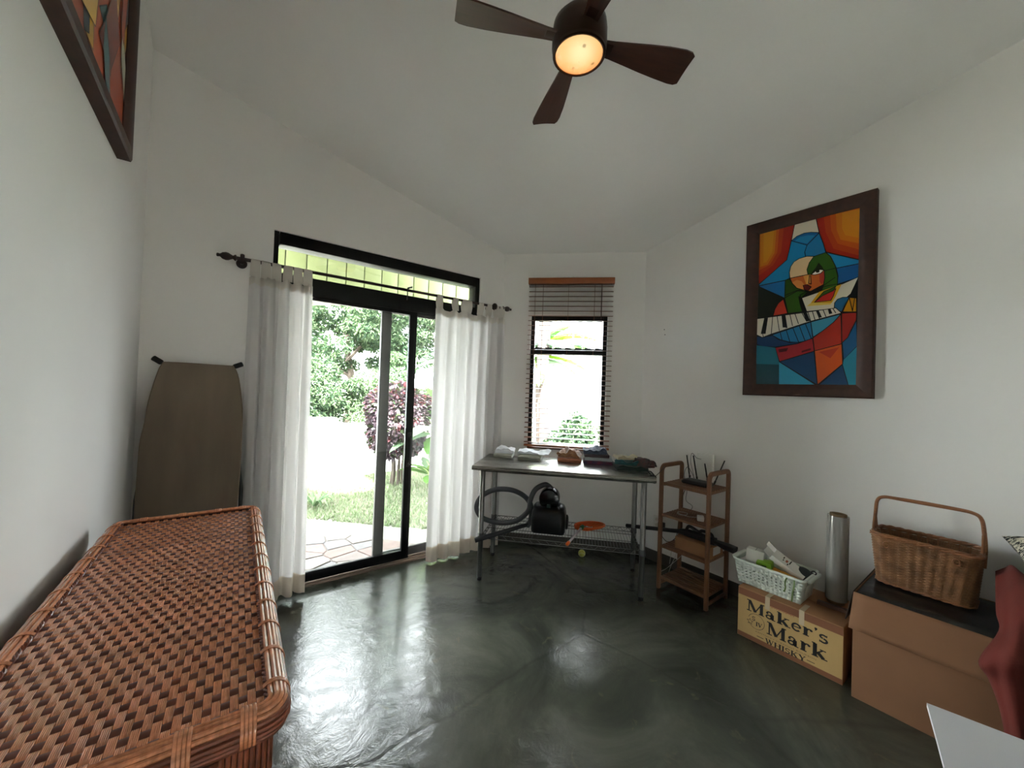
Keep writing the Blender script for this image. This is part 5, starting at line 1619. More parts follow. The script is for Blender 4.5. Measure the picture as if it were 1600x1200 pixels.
# ================================================================ WICKER BASKET
def wicker():
    t = thing('wicker_basket', 'brown oblong wicker basket with a tall handle, on the big open box', 'basket', (3.02, 0.325, 0.5625), R(-90))
    M_w = mat('wicker_brown', (126, 88, 58), rough=0.5, var=0.35, scale=22, stretch=(1, 1, 1), spec=0.4)
    M_wd = mat('wicker_rim', (132, 86, 54), rough=0.45, var=0.25, scale=14)
    H = 0.262
    def outl(z, d=0.0):
        k = z / H
        return rrect(0.350 + 0.045 * k + 2 * d, 0.190 + 0.040 * k + 2 * d, 0.055, 7)
    nrow = 34
    ns = 120
    def ring(z, d):
        q = outl(z, d)
        P = [Vector((x, y, z)) for x, y in q]
        L = [0]
        for i in range(len(P)):
            L.append(L[-1] + (P[(i + 1) % len(P)] - P[i]).length)
        out = []
        for s in range(ns):
            a = L[-1] * s / ns
            for i in range(len(P)):
                if L[i] <= a <= L[i + 1]:
                    out.append(P[i].lerp(P[(i + 1) % len(P)], (a - L[i]) / max(1e-9, L[i + 1] - L[i])))
                    break
        return out
    b = MB()
    for r in range(nrow):
        z = 0.010 + (H - 0.026) * r / (nrow - 1)
        q = ring(z, 0.0)
        c = Vector((0, 0, z))
        pts = []
        for s, p in enumerate(q):
            d = (p - c); d.z = 0
            d.normalize()
            pts.append(p + d * (0.0034 * math.cos(PI * s / 2) + 0.0012 * math.cos(PI * s / 2 + (PI if r % 2 else 0))))
        b.tube(pts, 0.0043, 5, closed=True)
    b.build('woven_wall', M_w, t, angle=80)
    q0, q1 = ring(0.004, 0.0), ring(H - 0.01, 0.0)
    st = MB()
    for s in range(0, ns, 4):
        st.tube([q0[s], q1[s]], 0.0042, 5)
    st.build('upright_canes', M_wd, t)
    MB().prism([(x, y) for x, y in outl(0, -0.004)], 0.001, 0.008).build('bottom', M_wd, t)
    for z, d, r_ in ((H - 0.004, 0.004, 0.008), (H + 0.004, -0.002, 0.008), (0.008, 0.004, 0.006)):
        b = MB()
        q = ring(z, d)
        for ph in (0, PI):
            pts = []
            for s, p in enumerate(q):
                a = s * 0.75 + ph
                pts.append(p + Vector((0, 0, 0.0035 * math.sin(a))) + (p - Vector((0, 0, p.z))).normalized() * 0.0035 * math.cos(a))
            b.tube(pts, r_ * 0.72, 6, closed=True)
        b.build('rim', M_wd, t, angle=60)
    zt = 0.455
    hp = [(-0.196, 0.0, H - 0.07), (-0.199, 0, H + 0.02), (-0.196, 0, 0.36), (-0.190, 0, 0.425), (-0.165, 0, zt - 0.004), (-0.10, 0, zt), (0.10, 0, zt), (0.165, 0, zt - 0.006), (0.190, 0, 0.425), (0.199, 0, 0.36), (0.203, 0, H + 0.02), (0.200, 0, H - 0.07)]
    pth = smooth_path(hp, 6)
    MB().tube(pth, 0.0085, 9, scales=[1.0 + 0.25 * max(0, 1 - abs(p.x) / 0.17) for p in pth]).build('handle', mat('handle_cane', (140, 92, 60), rough=0.42, var=0.2, scale=10, stretch=(3, 20, 20)), t)
    for s in (-1, 1):
        for y in (-0.045, 0.045):
            MB().tube(smooth_path([(s * 0.195, y, H - 0.03), (s * 0.197, y * 0.8, H + 0.02), (s * 0.197, y * 0.15, 0.35)], 5), 0.006, 7).build('handle_brace', M_wd, t)
    for x in (-0.13, 0.12):
        MB().tube([(x + 0.012 * math.cos(a), -0.119, H - 0.045 + 0.016 * math.sin(a)) for a in [2 * PI * i / 14 for i in range(14)]], 0.003, 5, closed=True).build('cane_loop', M_wd, t)
wicker()

# ================================================================ RIGHT EDGE: bin, red cloth, cushion
t = thing('storage_bin', 'dark storage bin under the red cloth at the right edge', 'bin', (2.93, -0.345, 0))
b = MB()
V, F = [], []
for z, k in ((0.0, 0.92), (0.73, 1.0), (0.75, 1.03), (0.765, 1.03)):
    V += [(x * k, y * k, z) for x, y in rrect(0.52, 0.56, 0.05, 5)]
n = len(V) // 4
F = [(k * n + i, k * n + (i + 1) % n, (k + 1) * n + (i + 1) % n, (k + 1) * n + i) for k in range(3) for i in range(n)] + [tuple(range(n - 1, -1, -1)), tuple(3 * n + i for i in range(n))]
b.add(V, F).build('tub', mat('bin_dark', (34, 32, 32), rough=0.5), t, angle=40)
MB().prism([(x, y) for x, y in rrect(0.545, 0.585, 0.05, 5)], 0.767, 0.785).build('lid', mat('bin_lid', (26, 25, 26), rough=0.5), t)
t = thing('red_cloth', 'rust red cloth draped over the dark bin at the right edge', 'cloth', (2.75, -0.10, 0))
_rows = [[(3.0, 0.088, 0.757), (3.0, 0.062, 0.783), (2.95, 0.038, 0.817), (2.88, 0.003, 0.805), (2.85, -0.075, 0.800), (2.88, -0.34, 0.798)],
 [(2.75, 0.077, 0.652), (2.72, 0.051, 0.701), (2.66, 0.021, 0.73), (2.64, -0.014, 0.755), (2.645, -0.084, 0.796), (2.66, -0.34, 0.798)],
 [(2.66, 0.066, 0.60), (2.62, 0.048, 0.628), (2.56, 0.019, 0.651), (2.56, -0.019, 0.66), (2.58, -0.09, 0.70), (2.61, -0.34, 0.74)],
 [(2.56, 0.114, 0.487), (2.5, 0.07, 0.544), (2.49, 0.025, 0.561), (2.52, -0.027, 0.544), (2.56, -0.097, 0.524), (2.60, -0.34, 0.58)],
 [(2.6, 0.088, 0.41), (2.54, 0.06, 0.437), (2.52, 0.017, 0.456), (2.55, -0.035, 0.439), (2.55, -0.105, 0.419), (2.60, -0.34, 0.42)],
 [(2.58, 0.054, 0.296), (2.53, 0.034, 0.323), (2.52, 0.0, 0.331), (2.55, -0.051, 0.317), (2.55, -0.119, 0.314), (2.60, -0.34, 0.3)],
 [(2.58, 0.036, 0.125), (2.54, 0.017, 0.149), (2.52, -0.019, 0.166), (2.55, -0.07, 0.160), (2.55, -0.139, 0.161), (2.60, -0.34, 0.15)]]
_cols = [smooth_path(r, 6) for r in _rows]
_surf = [smooth_path([c[i] for c in _cols], 5) for i in range(len(_cols[0]))]
_nu, _nv = len(_surf) - 1, len(_surf[0]) - 1
def red_pt(u, v):
    q = _surf[round(u * _nu)][round(v * _nv)]
    w_ = 0.006 * math.sin(26 * u + 4 * v) * min(1, v * 3)
    return (q.x - 2.75 + w_, q.y + 0.10, q.z)
o = MB().grid(red_pt, _nu, _nv).build('cloth', mat('red_fabric', (98, 31, 21), rough=0.85, var=0.12, scale=8, bump=0.1, bscale=120), t, angle=180)
sol = o.modifiers.new('thickness', 'SOLIDIFY'); sol.thickness = 0.003

t = thing('patterned_cushion', 'black and white leaf patterned cushion at the right edge', 'cushion', (3.02, -0.135, 0.868), rot=Euler((R(4), R(-6), R(12))))
b = MB()
def cu_(sg):
    def f(u, v):
        x, y = (u - .5), (v - .5)
        e = (1 - (2 * x) ** 4) * (1 - (2 * y) ** 4)
        k = 1 - 0.06 * (1 - abs(2 * x)) * 0
        return (x * 0.36 * (1 - 0.08 * (1 - (2 * y) ** 2)), y * 0.36 * (1 - 0.08 * (1 - (2 * x) ** 2)), sg * 0.055 * max(0, e) ** 0.6)
    return f
b.grid(cu_(1), 20, 20).grid(cu_(-1), 20, 20)
m = bpy.data.materials.new('leaf_print'); m.use_nodes = True
nt = m.node_tree; p = nt.nodes['Principled BSDF']
tcn = N(nt, 'ShaderNodeTexCoord'); vo = N(nt, 'ShaderNodeTexNoise', Scale=26.0, Detail=2.0, Distortion=1.5)
mp = N(nt, 'ShaderNodeMapping'); mp.inputs['Scale'].default_value = (2.2, 0.8, 1); mp.inputs['Rotation'].default_value = (0, 0, 0.6)
nt.links.new(tcn.outputs['Object'], mp.inputs[0]); nt.links.new(mp.outputs[0], vo.inputs['Vector'])
rp = N(nt, 'ShaderNodeValToRGB'); rp.color_ramp.interpolation = 'CONSTANT'
rp.color_ramp.elements[0].color = lin((24, 30, 32)); rp.color_ramp.elements[1].position = 0.5; rp.color_ramp.elements[1].color = lin((216, 210, 190))
nt.links.new(vo.outputs['Fac'], rp.inputs[0]); nt.links.new(rp.outputs[0], p.inputs['Base Color']); p.inputs['Roughness'].default_value = 0.85
b.build('cushion_cover', m, t, angle=80)

# ================================================================ WHITE TABLE CORNER
t = thing('white_table', 'white topped side table cut off by the lower right corner', 'table', (1.551, -0.187, 0), R(12.3))
ZW_ = 0.62
def wt(sg):
    def f(u, v):
        x, y = (u - .5) * 0.62, (v - .5) * 0.62
        return (x, y, ZW_ + (0.0 if sg > 0 else -0.012) + 0.006 * math.sin(7.0 * x + 1.0) * math.sin(5 * y + .4))
    return f
b = MB().grid(wt(1), 16, 16)
b.grid(wt(-1), 16, 16)
n1 = 17
per = [(i, 0) for i in range(16)] + [(16, j) for j in range(16)] + [(16 - i, 16) for i in range(16)] + [(0, 16 - j) for j in range(16)]
idx = [j * n1 + i for i, j in per]
b.f += [(idx[k], idx[(k + 1) % 64], 289 + idx[(k + 1) % 64], 289 + idx[k]) for k in range(64)]
b.m += [0] * 64
o = b.build('tabletop', mat('white_laminate', (216, 216, 222), rough=0.5, spec=0.3), t, angle=40)
bm = bmesh.new(); bm.from_mesh(o.data); bmesh.ops.recalc_face_normals(bm, faces=bm.faces[:]); bm.to_mesh(o.data); bm.free()
lg = MB().tube([(0, 0, 0), (0, 0, ZW_ - 0.008)], 0.016, 12).mesh('leg')
for sx in (-1, 1):
    for sy in (-1, 1):
        put('leg', lg, M_leg, t, loc=(sx * 0.22, sy * 0.22, 0))

# ================================================================ OUTSIDE
rng = np.random.default_rng(7)
GZ = -0.06
def ground_material():
    return mat('lawn_soil', (94, 100, 80), rough=0.95, var=0.3, scale=3.5, col2='76766a')
struct(MB().prism([(-14, 3.44), (-14, 26), (26, 26), (26, -8), (3.6, -8), (3.6, 2.35), (2.33, 3.44)][::-1], GZ - 0.15, GZ).build('lawn', ground_material(), smooth=False))
b = MB().prism([(-14, -16), (26, -16), (26, -8.02), (-14, -8.02)], GZ - 0.15, GZ).prism([(-14, -8), (3.58, -8), (3.58, -2.0), (-14, -2.0)], GZ - 0.15, GZ).prism([(-14, -1.98), (-0.63, -1.98), (-0.63, 3.42), (-14, 3.42)], GZ - 0.15, GZ)
struct(b.build('lawn', MATS['lawn_soil'], smooth=False))
struct(MB().box((1.2, -5.4, GZ + 0.01), (9.0, 6.7, 0.03)).build('added_terrace', mat('bounce_concrete', (212, 208, 200), rough=0.9, var=0.05, scale=2), smooth=False))  # unseen pale slab, added to bounce light up through the back window
struct(MB().box((1.2, -2.75, 2.72), (7.0, 1.5, 0.10)).build('added_overhang', M_ceil, smooth=False))  # unseen slab, added to keep high sky out of the back window

# ---- patio of broken flagstones
def patio_edge(x):          # outer edge y as a function of x
    pts = [(-3, 6.4), (-0.6, 5.3), (0.753, 4.46), (1.182, 4.2), (1.401, 3.92), (1.557, 3.73), (1.695, 3.45)]
    for (a, b_), (c, d) in zip(pts[:-1], pts[1:]):
        if a <= x <= c:
            return b_ + (d - b_) * (x - a) / (c - a)
    return 3.44
pat = bpy.data.objects.new('patio', None); COL.objects.link(pat); struct(pat)
pat.location = (0.4, 4.0, GZ)
pat['label'] = 'patio of irregular pale flagstones outside the sliding door'
pp = [(-3, 3.445), (1.69, 3.445), (1.695, 3.45), (1.557, 3.73), (1.401, 3.92), (1.182, 4.2), (0.753, 4.46), (-0.6, 5.3), (-3, 6.4)]
MB().prism([(x - 0.4, y - 4.0) for x, y in pp], -0.04, 0.012).build('mortar_bed', mat('mortar', (66, 59, 54), rough=0.9, var=0.15, scale=12), pat, smooth=False)
def clip(poly, n, d):
    out = []
    for i in range(len(poly)):
        a, b_ = poly[i], poly[(i + 1) % len(poly)]
        da, db = a.dot(n) - d, b_.dot(n) - d
        if da <= 0:
            out.append(a)
        if da * db < 0:
            out.append(a.lerp(b_, da / (da - db)))
    return out
seeds = []
for i in range(19):
    for j in range(15):
        x = -2.5 + i * 0.23 + rng.uniform(-0.10, 0.10)
        y = 3.5 + j * 0.20 + rng.uniform(-0.09, 0.09)
        if y < patio_edge(x) - 0.03 and x < 1.75:
            seeds.append(Vector((x, y)))
stone_m = [mat('flagstone_%s' % n, c, rough=0.9, spec=0.2, var=0.12, scale=9, bump=0.25, bscale=16) for n, c in (('buff', (80, 73, 70)), ('rose', (84, 71, 67)), ('grey', (74, 72, 72)), ('pale', (87, 82, 78)))]
for k, s in enumerate(seeds):
    poly = [s + Vector(q) for q in ((-.5, -.5), (.5, -.5), (.5, .5), (-.5, .5))]
    for o_ in seeds:
        if o_ is s or (o_ - s).length > 1.0:
            continue
        n = (o_ - s).normalized()
        poly = clip(poly, n, (o_ + s).dot(n) / 2 - 0.006)
    poly = clip(poly, Vector((0, -1)), -3.45)
    e = patio_edge(s.x)
    for (a, b_), (c, d) in zip([(-0.6, 5.3), (0.753, 4.46), (1.182, 4.2), (1.401, 3.92), (1.557, 3.73)], [(0.753, 4.46), (1.182, 4.2), (1.401, 3.92), (1.557, 3.73), (1.695, 3.45)]):
        n = Vector((b_ - d, c - a)).normalized()
        poly = clip(poly, n, Vector((a, b_)).dot(n) + 0.02)
        if len(poly) < 3:
            break
    if len(poly) < 3:
        continue
    h = 0.022 + rng.uniform(-.003, .003)
    cx = sum((p.x for p in poly)) / len(poly); cy_ = sum((p.y for p in poly)) / len(poly)
    P = [(p.x - cx, p.y - cy_) for p in poly]
    b = MB()
    n = len(P)
    V = [(x, y, 0.0) for x, y in P] + [(x, y, h - 0.005) for x, y in P] + [(x * 0.95, y * 0.95, h + 0.002 * math.sin(9 * x + k)) for x, y in P]
    F = [(i, (i + 1) % n, n + (i + 1) % n, n + i) for i in range(n)] + [(n + i, n + (i + 1) % n, 2 * n + (i + 1) % n, 2 * n + i) for i in range(n)] + [tuple(2 * n + i for i in range(n))]
    b.add(V, F).build('flagstone', stone_m[k % 4], pat, loc=(cx - 0.4, cy_ - 4.0, 0.0), smooth=False)

# ---- grass blades
def grass(n):
    x = rng.uniform(-3, 7.5, n * 2); y = rng.uniform(3.4, 6.99, n * 2)
    pe = np.array([patio_edge(q) for q in x])
    keep = (y > pe - 0.02) & (x + y > 5.9)
    x, y = x[keep][:n], y[keep][:n]
    m = len(x)
    h = rng.uniform(0.025, 0.065, m); a = rng.uniform(0, 2 * PI, m); w_ = rng.uniform(0.006, 0.014, m)
    lx, ly = rng.normal(0, 0.03, m), rng.normal(0, 0.03, m)
    V = np.zeros((m, 3, 3))
    V[:, 0] = np.stack([x - np.cos(a) * w_, y - np.sin(a) * w_, np.full(m, GZ)], 1)
    V[:, 1] = np.stack([x + np.cos(a) * w_, y + np.sin(a) * w_, np.full(m, GZ)], 1)
    V[:, 2] = np.stack([x + lx, y + ly, GZ + h], 1)
    me = bpy.data.meshes.new('grass')
    me.from_pydata(V.reshape(-1, 3).tolist(), [], np.arange(m * 3).reshape(-1, 3).tolist())
    mi = rng.integers(0, 3, m)
    for q in (leaf_mat('grass_green', (106, 124, 86)), leaf_mat('grass_pale', (134, 146, 114)), leaf_mat('grass_dry', (144, 142, 122))):
        me.materials.append(q)
    me.polygons.foreach_set('material_index', mi.astype(np.int32))
    o = put('grass', me)
    o['kind'] = 'stuff'
    tag(o, 'short bright green lawn grass between patio and garden wall', 'grass')
grass(70000)

# ---- garden wall
M_gw = mat('garden_wall_white', (232, 230, 224), rough=0.9, var=0.03, scale=2)
b = MB().box((-4.3, 7.18, (0.96 + GZ) / 2), (11.7, 0.16, 0.96 - GZ)).box((8.3, 7.18, (0.85 + GZ) / 2), (13.5, 0.16, 0.85 - GZ))
b.box((12.0, 0.0, (0.85 + GZ) / 2), (0.16, 14.2, 0.85 - GZ))
struct(b.build('wall_garden', M_gw, bevel=0.006))

# ---- porch in front of the door: boarded beam and eave
por = bpy.data.objects.new('trim_1', None); COL.objects.link(por); struct(por)
por['label'] = 'pale green board cladding of the porch beam beyond the transom'
por.location = (1.2, 4.3, 2.45)
M_pb = mat('porch_green', (118, 124, 84), rough=0.6, var=0.04, scale=3)
bm_ = MB().box((0, 0, 0.42), (0.176, 0.022, 0.84)).mesh('board', bevel=0.004)
for k in range(22):
    put('board', bm_, M_pb, por, loc=(-1.98 + k * 0.185, 0.002 * math.sin(k * 2.1), 0))
MB().box((0, 0.03, 0.42), (4.2, 0.02, 0.84)).build('backing', mat('porch_backing', (120, 124, 92), rough=0.8), por, smooth=False)  # plain sheet behind the gaps between the boards
MB().box((0.05, -0.45, 0.87), (4.5, 1.0, 0.05)).build('added_porch_ceiling', M_pb, por, smooth=False)  # unseen slab, added to block skylight from falling on the boards
MB().prism([(-2.1, 0.05), (0.25, 0.05), (-0.9, 1.20), (-2.1, 1.20)], 0.0, 0.03).build('eave_soffit', M_pb, por, smooth=False)

# ---- planting
def leaves_mesh(n, centres, rad, size, aspect=2.4, flat=0.5, seed=0, droop=0.3):
    """n diamond leaves scattered in ellipsoids; returns a mesh with vertices relative to the origin"""
    r_ = np.random.default_rng(seed)
    ci = r_.integers(0, len(centres), n)
    C = np.array(centres)[ci]; Rd = np.array(rad)[ci]
    d = r_.normal(size=(n, 3)); d /= np.linalg.norm(d, axis=1)[:, None]
    k = r_.uniform(0.35, 1.0, n) ** 0.6
    P = C + d * Rd * k[:, None]
    ax = d * 0.6 + r_.normal(size=(n, 3)) * 0.6; ax[:, 2] -= droop
    ax /= np.linalg.norm(ax, axis=1)[:, None]
    t = np.cross(ax, r_.normal(size=(n, 3))); t /= np.linalg.norm(t, axis=1)[:, None]
    s = r_.uniform(0.6, 1.3, n) * size
    L = ax * s[:, None]; Wd = t * (s / aspect / 2)[:, None]
    nn = np.cross(ax, t) * (s * 0.08)[:, None]
    V = np.stack([P - L / 2, P + Wd - nn, P + L / 2, P - Wd - nn, P], 1)
    V[:, 4] += nn
    i = np.arange(n)[:, None] * 5
    F = np.concatenate([i + np.array([[0, 1, 4]]), i + np.array([[1, 2, 4]]), i + np.array([[2, 3, 4]]), i + np.array([[3, 0, 4]])], 0)
    me = bpy.data.meshes.new('foliage')
    me.from_pydata(V.reshape(-1, 3).tolist(), [], F.tolist())
    me.update()
    return me, n
def multi_foliage(parent, name, n, centres, rad, size, mats_, seed, **kw):
    for k, m in enumerate(mats_):
        me, _ = leaves_mesh(n // len(mats_), centres, rad, size, seed=seed + k, **kw)
        put(name, me, m, parent, kind='stuff')

M_bark = mat('bark', (66, 56, 48), rough=0.9, var=0.3, scale=9, stretch=(3, 3, 0.7), bump=0.4, bscale=20)
M_bark2 = mat('pale_bark', (70, 58, 52), rough=0.9, var=0.25, scale=9, stretch=(3, 3, 0.6), bump=0.4, bscale=20)
def branch_tree(name, label, loc, trunk, limbs, blobs, n, size, mats_, seed, r0=0.12, group=None):
    t = thing(name, label, 'tree', (loc[0], loc[1], GZ), 0, group)
    pth = smooth_path(trunk, 5)
    MB().tube(pth, r0, 9, scales=[1 - 0.55 * i / len(pth) for i in range(len(pth))]).build('trunk', M_bark, t)
    for l in limbs:
        p_ = smooth_path(l, 5)
        MB().tube(p_, r0 * 0.45, 7, scales=[1 - 0.75 * i / len(p_) for i in range(len(p_))]).build('branch', M_bark, t)
    multi_foliage(t, 'foliage', n, [b_[0] for b_ in blobs], [b_[1] for b_ in blobs], size, mats_, seed)
    return t
LG = [leaf_mat('leaf_mid', (104, 134, 92)), leaf_mat('leaf_pale', (140, 164, 120)), leaf_mat('leaf_deep', (78, 106, 78))]
def rblobs(n, c, r, br, seed):
    r_ = random.Random(seed)
    out = []
    for _ in range(n):
        a, e, k = r_.uniform(0, 2 * PI), r_.uniform(-1, 1), r_.uniform(0.4, 1)
        q = math.sqrt(1 - e * e)
        s = br * r_.uniform(0.6, 1.3)
        out.append(((c[0] + r[0] * k * q * math.cos(a), c[1] + r[1] * k * q * math.sin(a), c[2] + r[2] * k * e), (s, s, s * 0.65)))
    return out
# tall open-crowned tree beyond the wall, seen through the left of the door
branch_tree('garden_tree', 'tall open crowned tree with dark branches beyond the garden wall', (2.6, 11.0), [(0, 0, 0), (0.15, 0, 1.6), (0.0, 0.1, 3.0), (0.3, 0.1, 4.6), (0.2, 0, 6.0)],
    [[(0.1, 0, 1.8), (-0.7, 0.1, 2.4), (-1.6, 0.0, 3.0), (-2.6, 0.2, 3.4)], [(0, 0.1, 2.6), (0.9, 0, 3.2), (1.8, -0.2, 4.2)], [(0.2, 0.1, 3.6), (-0.7, 0.2, 4.4), (-1.4, 0, 5.2)], [(0.3, 0.1, 4.2), (1.0, 0.2, 5.2), (1.4, 0, 6.0)], [(0, 0, 2.2), (0.5, -0.6, 3.0), (0.6, -1.4, 3.6)]],
    rblobs(60, (0, 0, 4.2), (3.2, 1.6, 2.2), 0.55, 4) + rblobs(16, (-0.4, -0.6, 2.6), (2.2, 0.8, 0.9), 0.45, 6), 46000, 0.115, LG, 11, 0.11)
branch_tree('feathery_bush', 'feathery pale green bush behind the low end of the garden wall', (3.1, 8.6), [(0, 0, 0), (0.05, 0, 0.8), (0.0, 0, 1.6)],
    [[(0, 0, 0.6), (-0.5, 0, 1.2), (-0.8, 0, 1.7)], [(0, 0, 0.7), (0.5, 0, 1.3), (0.9, 0, 1.8)]],
    rblobs(20, (0, 0, 1.35), (1.15, 0.5, 0.85), 0.42, 9), 16000, 0.085, [LG[0], LG[1]], 21, 0.06)
branch_tree('feathery_bush', 'mid green bush behind the tall end of the garden wall', (1.35, 8.8), [(0, 0, 0), (0.05, 0, 0.8), (0.0, 0, 1.5)],
    [[(0, 0, 0.6), (-0.5, 0, 1.2), (-0.8, 0, 1.6)], [(0, 0, 0.7), (0.4, 0, 1.2), (0.7, 0, 1.6)]],
    rblobs(18, (0, 0, 1.35), (1.1, 0.5, 0.75), 0.42, 5), 15000, 0.085, [LG[0], LG[2], LG[1]], 31, 0.06)
branch_tree('garden_tree', 'rounded tree behind the red leaved shrub, beyond the garden wall', (5.4, 9.6), [(0, 0, 0), (0.1, 0, 1.4), (0.0, 0.1, 2.6), (0.1, 0.1, 4.0)],
    [[(0.05, 0, 1.5), (-0.6, 0.1, 2.4), (-1.1, 0.0, 3.2)], [(0, 0.1, 1.9), (0.8, 0, 2.6), (1.3, -0.2, 3.4)]],
    rblobs(34, (0, 0, 3.1), (1.7, 1.0, 1.7), 0.5, 14), 20000, 0.12, LG, 41, 0.12)

# red leaved shrub on the lawn
def croton():
    t = thing('croton_shrub', 'dark red and purple leaved shrub on the lawn outside the door', 'shrub', (2.284, 6.088, GZ))
    r_ = random.Random(12)
    for k in range(7):
        a = 2 * PI * k / 7
        p_ = [(0.10 * math.cos(a), 0.10 * math.sin(a), 0), (0.08 * math.cos(a), 0.08 * math.sin(a), 0.35), (0.18 * math.cos(a + .4), 0.18 * math.sin(a + .4), 0.85), (0.3 * math.cos(a + .5), 0.3 * math.sin(a + .5), 1.25)]
        MB().tube(smooth_path(p_, 4), 0.02, 6, scales=[1 - 0.5 * i / 12 for i in range(13)]).build('stem', M_bark, t)
    L_ = 0.105
    V = [(0, 0, 0), (L_ * .35, .027, .012), (L_ * .75, .026, .008), (L_, 0, -.012), (L_ * .75, -.026, .008), (L_ * .35, -.027, .012), (L_ * .4, 0, 0), (L_ * .75, 0, -.004)]
    F = [(0, 6, 1), (1, 6, 7, 2), (2, 7, 3), (0, 5, 6), (5, 4, 7, 6), (4, 3, 7)]
    ms = [leaf_mat('croton_purple', (92, 76, 84), tw=0.25), leaf_mat('croton_red', (146, 84, 90), tw=0.3), leaf_mat('croton_green', (72, 84, 56), tw=0.3), leaf_mat('croton_mauve', (128, 106, 114), tw=0.25)]
    mes = [MB().add(V, F).mesh('leaf') for _ in ms]
    for q, m in zip(mes, ms):
        q.materials.append(m)
    ctr = Vector((0.0, 0.0, 1.12))
    def place(k):
        e, a = r_.uniform(-0.95, 1), r_.uniform(0, 2 * PI)
        q = math.sqrt(max(0, 1 - e * e))
        d = Vector((q * math.cos(a), q * math.sin(a), e))
        rr = 1.0 if k < 300 else r_.uniform(0.55, 0.95)
        bump = 1.0 + 0.16 * math.sin(3 * a + 1) * q + 0.12 * math.sin(5 * e + 2 * a)
        p_ = ctr + Vector((d.x * 0.46, d.y * 0.46, d.z * (0.44 if d.z > 0 else 0.58 + 0.25 * q * max(0, math.sin(2 * a))))) * rr * bump
        ax = (d + Vector((r_.uniform(-.8, .8), r_.uniform(-.8, .8), r_.uniform(-.9, .3)))).normalized()
        M = ax.to_track_quat('X', 'Z').to_matrix() @ Matrix.Rotation(r_.uniform(-.8, .8), 3, 'X')
        c = r_.random()
        i = 1 if c < (0.24 if d.z > 0.45 else 0.06) else (2 if c > 0.82 else (3 if c > 0.6 else 0))
        return p_, M, i
    # the leaves nearest the door are single parts
    lst = [place(0) for _ in range(2200)]
    view = Vector((-0.35, -1, 0.15)).normalized()
    lst.sort(key=lambda x: -(x[0] - ctr).dot(view))
    for p_, M, i in lst[:290]:
        put('leaf', mes[i], None, t, loc=p_, rot=M.to_euler())
    for i in range(4):
        b = MB()
        for p_, M, j in lst[290:] + [place(400) for _ in range(700)]:
            if j == i:
                b.X = M.to_4x4(); b.X.translation = p_
                b.add(V, F)
        b.build('inner_leaves', ms[i], t, kind='stuff')
croton()

# banana plants
M_ban = [leaf_mat('banana_green', (108, 158, 70), tw=0.4, var=0.12), leaf_mat('banana_pale', (160, 192, 150), tw=0.4, var=0.1), leaf_mat('banana_bright', (150, 188, 60), tw=0.5, var=0.12)]
M_bst = mat('banana_stem', (124, 140, 92), rough=0.6, var=0.25, scale=6, stretch=(3, 3, 0.5))
M_rib = mat('banana_rib', (176, 190, 120), rough=0.5)
def banana(name, label, loc, h, leaves, r0=0.07):
    t = thing(name, label, 'plant', (loc[0], loc[1], GZ))
    MB().tube(smooth_path([(0, 0, 0), (0.02, 0, h * 0.5), (0.0, 0.02, h)], 5), r0, 10, scales=[1 - 0.45 * i / 10 for i in range(11)]).build('stem', M_bst, t)
    r_ = random.Random(int(loc[0] * 100))
    for (az, L, el, drp, wd, ci) in leaves:
        az = R(az)
        pts = []
        p_ = Vector((0, 0, h * 0.95)); e = R(el)
        n = 14
        for k in range(n + 1):
            pts.append(p_.copy())
            p_ = p_ + Vector((math.cos(az) * math.cos(e), math.sin(az) * math.cos(e), math.sin(e))) * (L / n)
            e -= R(drp) / n
        sd = Vector((-math.sin(az), math.cos(az), 0))
        V, F = [], []
        for k, q in enumerate(pts):
            u = k / n
            ww = wd * (math.sin(PI * min(1, max(0, (u - 0.14) / 0.86)) ** 0.75) ** 0.7 if u > 0.14 else 0.0)
            tear = 1 - 0.16 * (k % 3 == 1) - r_.uniform(0, .06)
            V += [q + sd * ww * tear + Vector((0, 0, -0.25 * ww)), q + sd * ww * 0.5 + Vector((0, 0, 0.04 * ww)), q, q - sd * ww * 0.5 + Vector((0, 0, 0.04 * ww)), q - sd * ww * tear + Vector((0, 0, -0.25 * ww))]
        for k in range(n):
            for j in range(4):
                F.append((k * 5 + j, k * 5 + j + 1, (k + 1) * 5 + j + 1, (k + 1) * 5 + j))
        lf = MB().add(V, F).build('leaf', M_ban[ci], t, angle=180)
        MB().tube([q + Vector((0, 0, -0.006)) for q in pts], 0.014, 6, scales=[1 - 0.85 * k / n for k in range(n + 1)]).build('midrib', M_rib, lf)
    return t
banana('banana_plant', 'banana plant with upright bright leaves beside the red leaved shrub', (2.80, 5.72), 0.85, [(215, 0.95, 45, 90, 0.16, 1), (262, 1.25, 86, 18, 0.15, 2), (190, 0.95, 25, 80, 0.16, 1), (240, 0.8, 5, 70, 0.15, 1), (300, 1.0, 60, 60, 0.16, 0), (80, 1.1, 70, 50, 0.17, 0), (20, 1.0, 45, 80, 0.16, 0), (230, 0.7, 15, 70, 0.13, 0)])
banana('banana_plant', 'low broad leaved banana sucker at the foot of the banana plant', (2.62, 5.50), 0.22, [(200, 0.6, 55, 60, 0.11, 0), (260, 0.6, 70, 50, 0.12, 2), (150, 0.55, 45, 70, 0.11, 0), (320, 0.55, 60, 60, 0.11, 0), (90, 0.5, 60, 60, 0.10, 1), (235, 0.5, 30, 60, 0.10, 0)], 0.04)
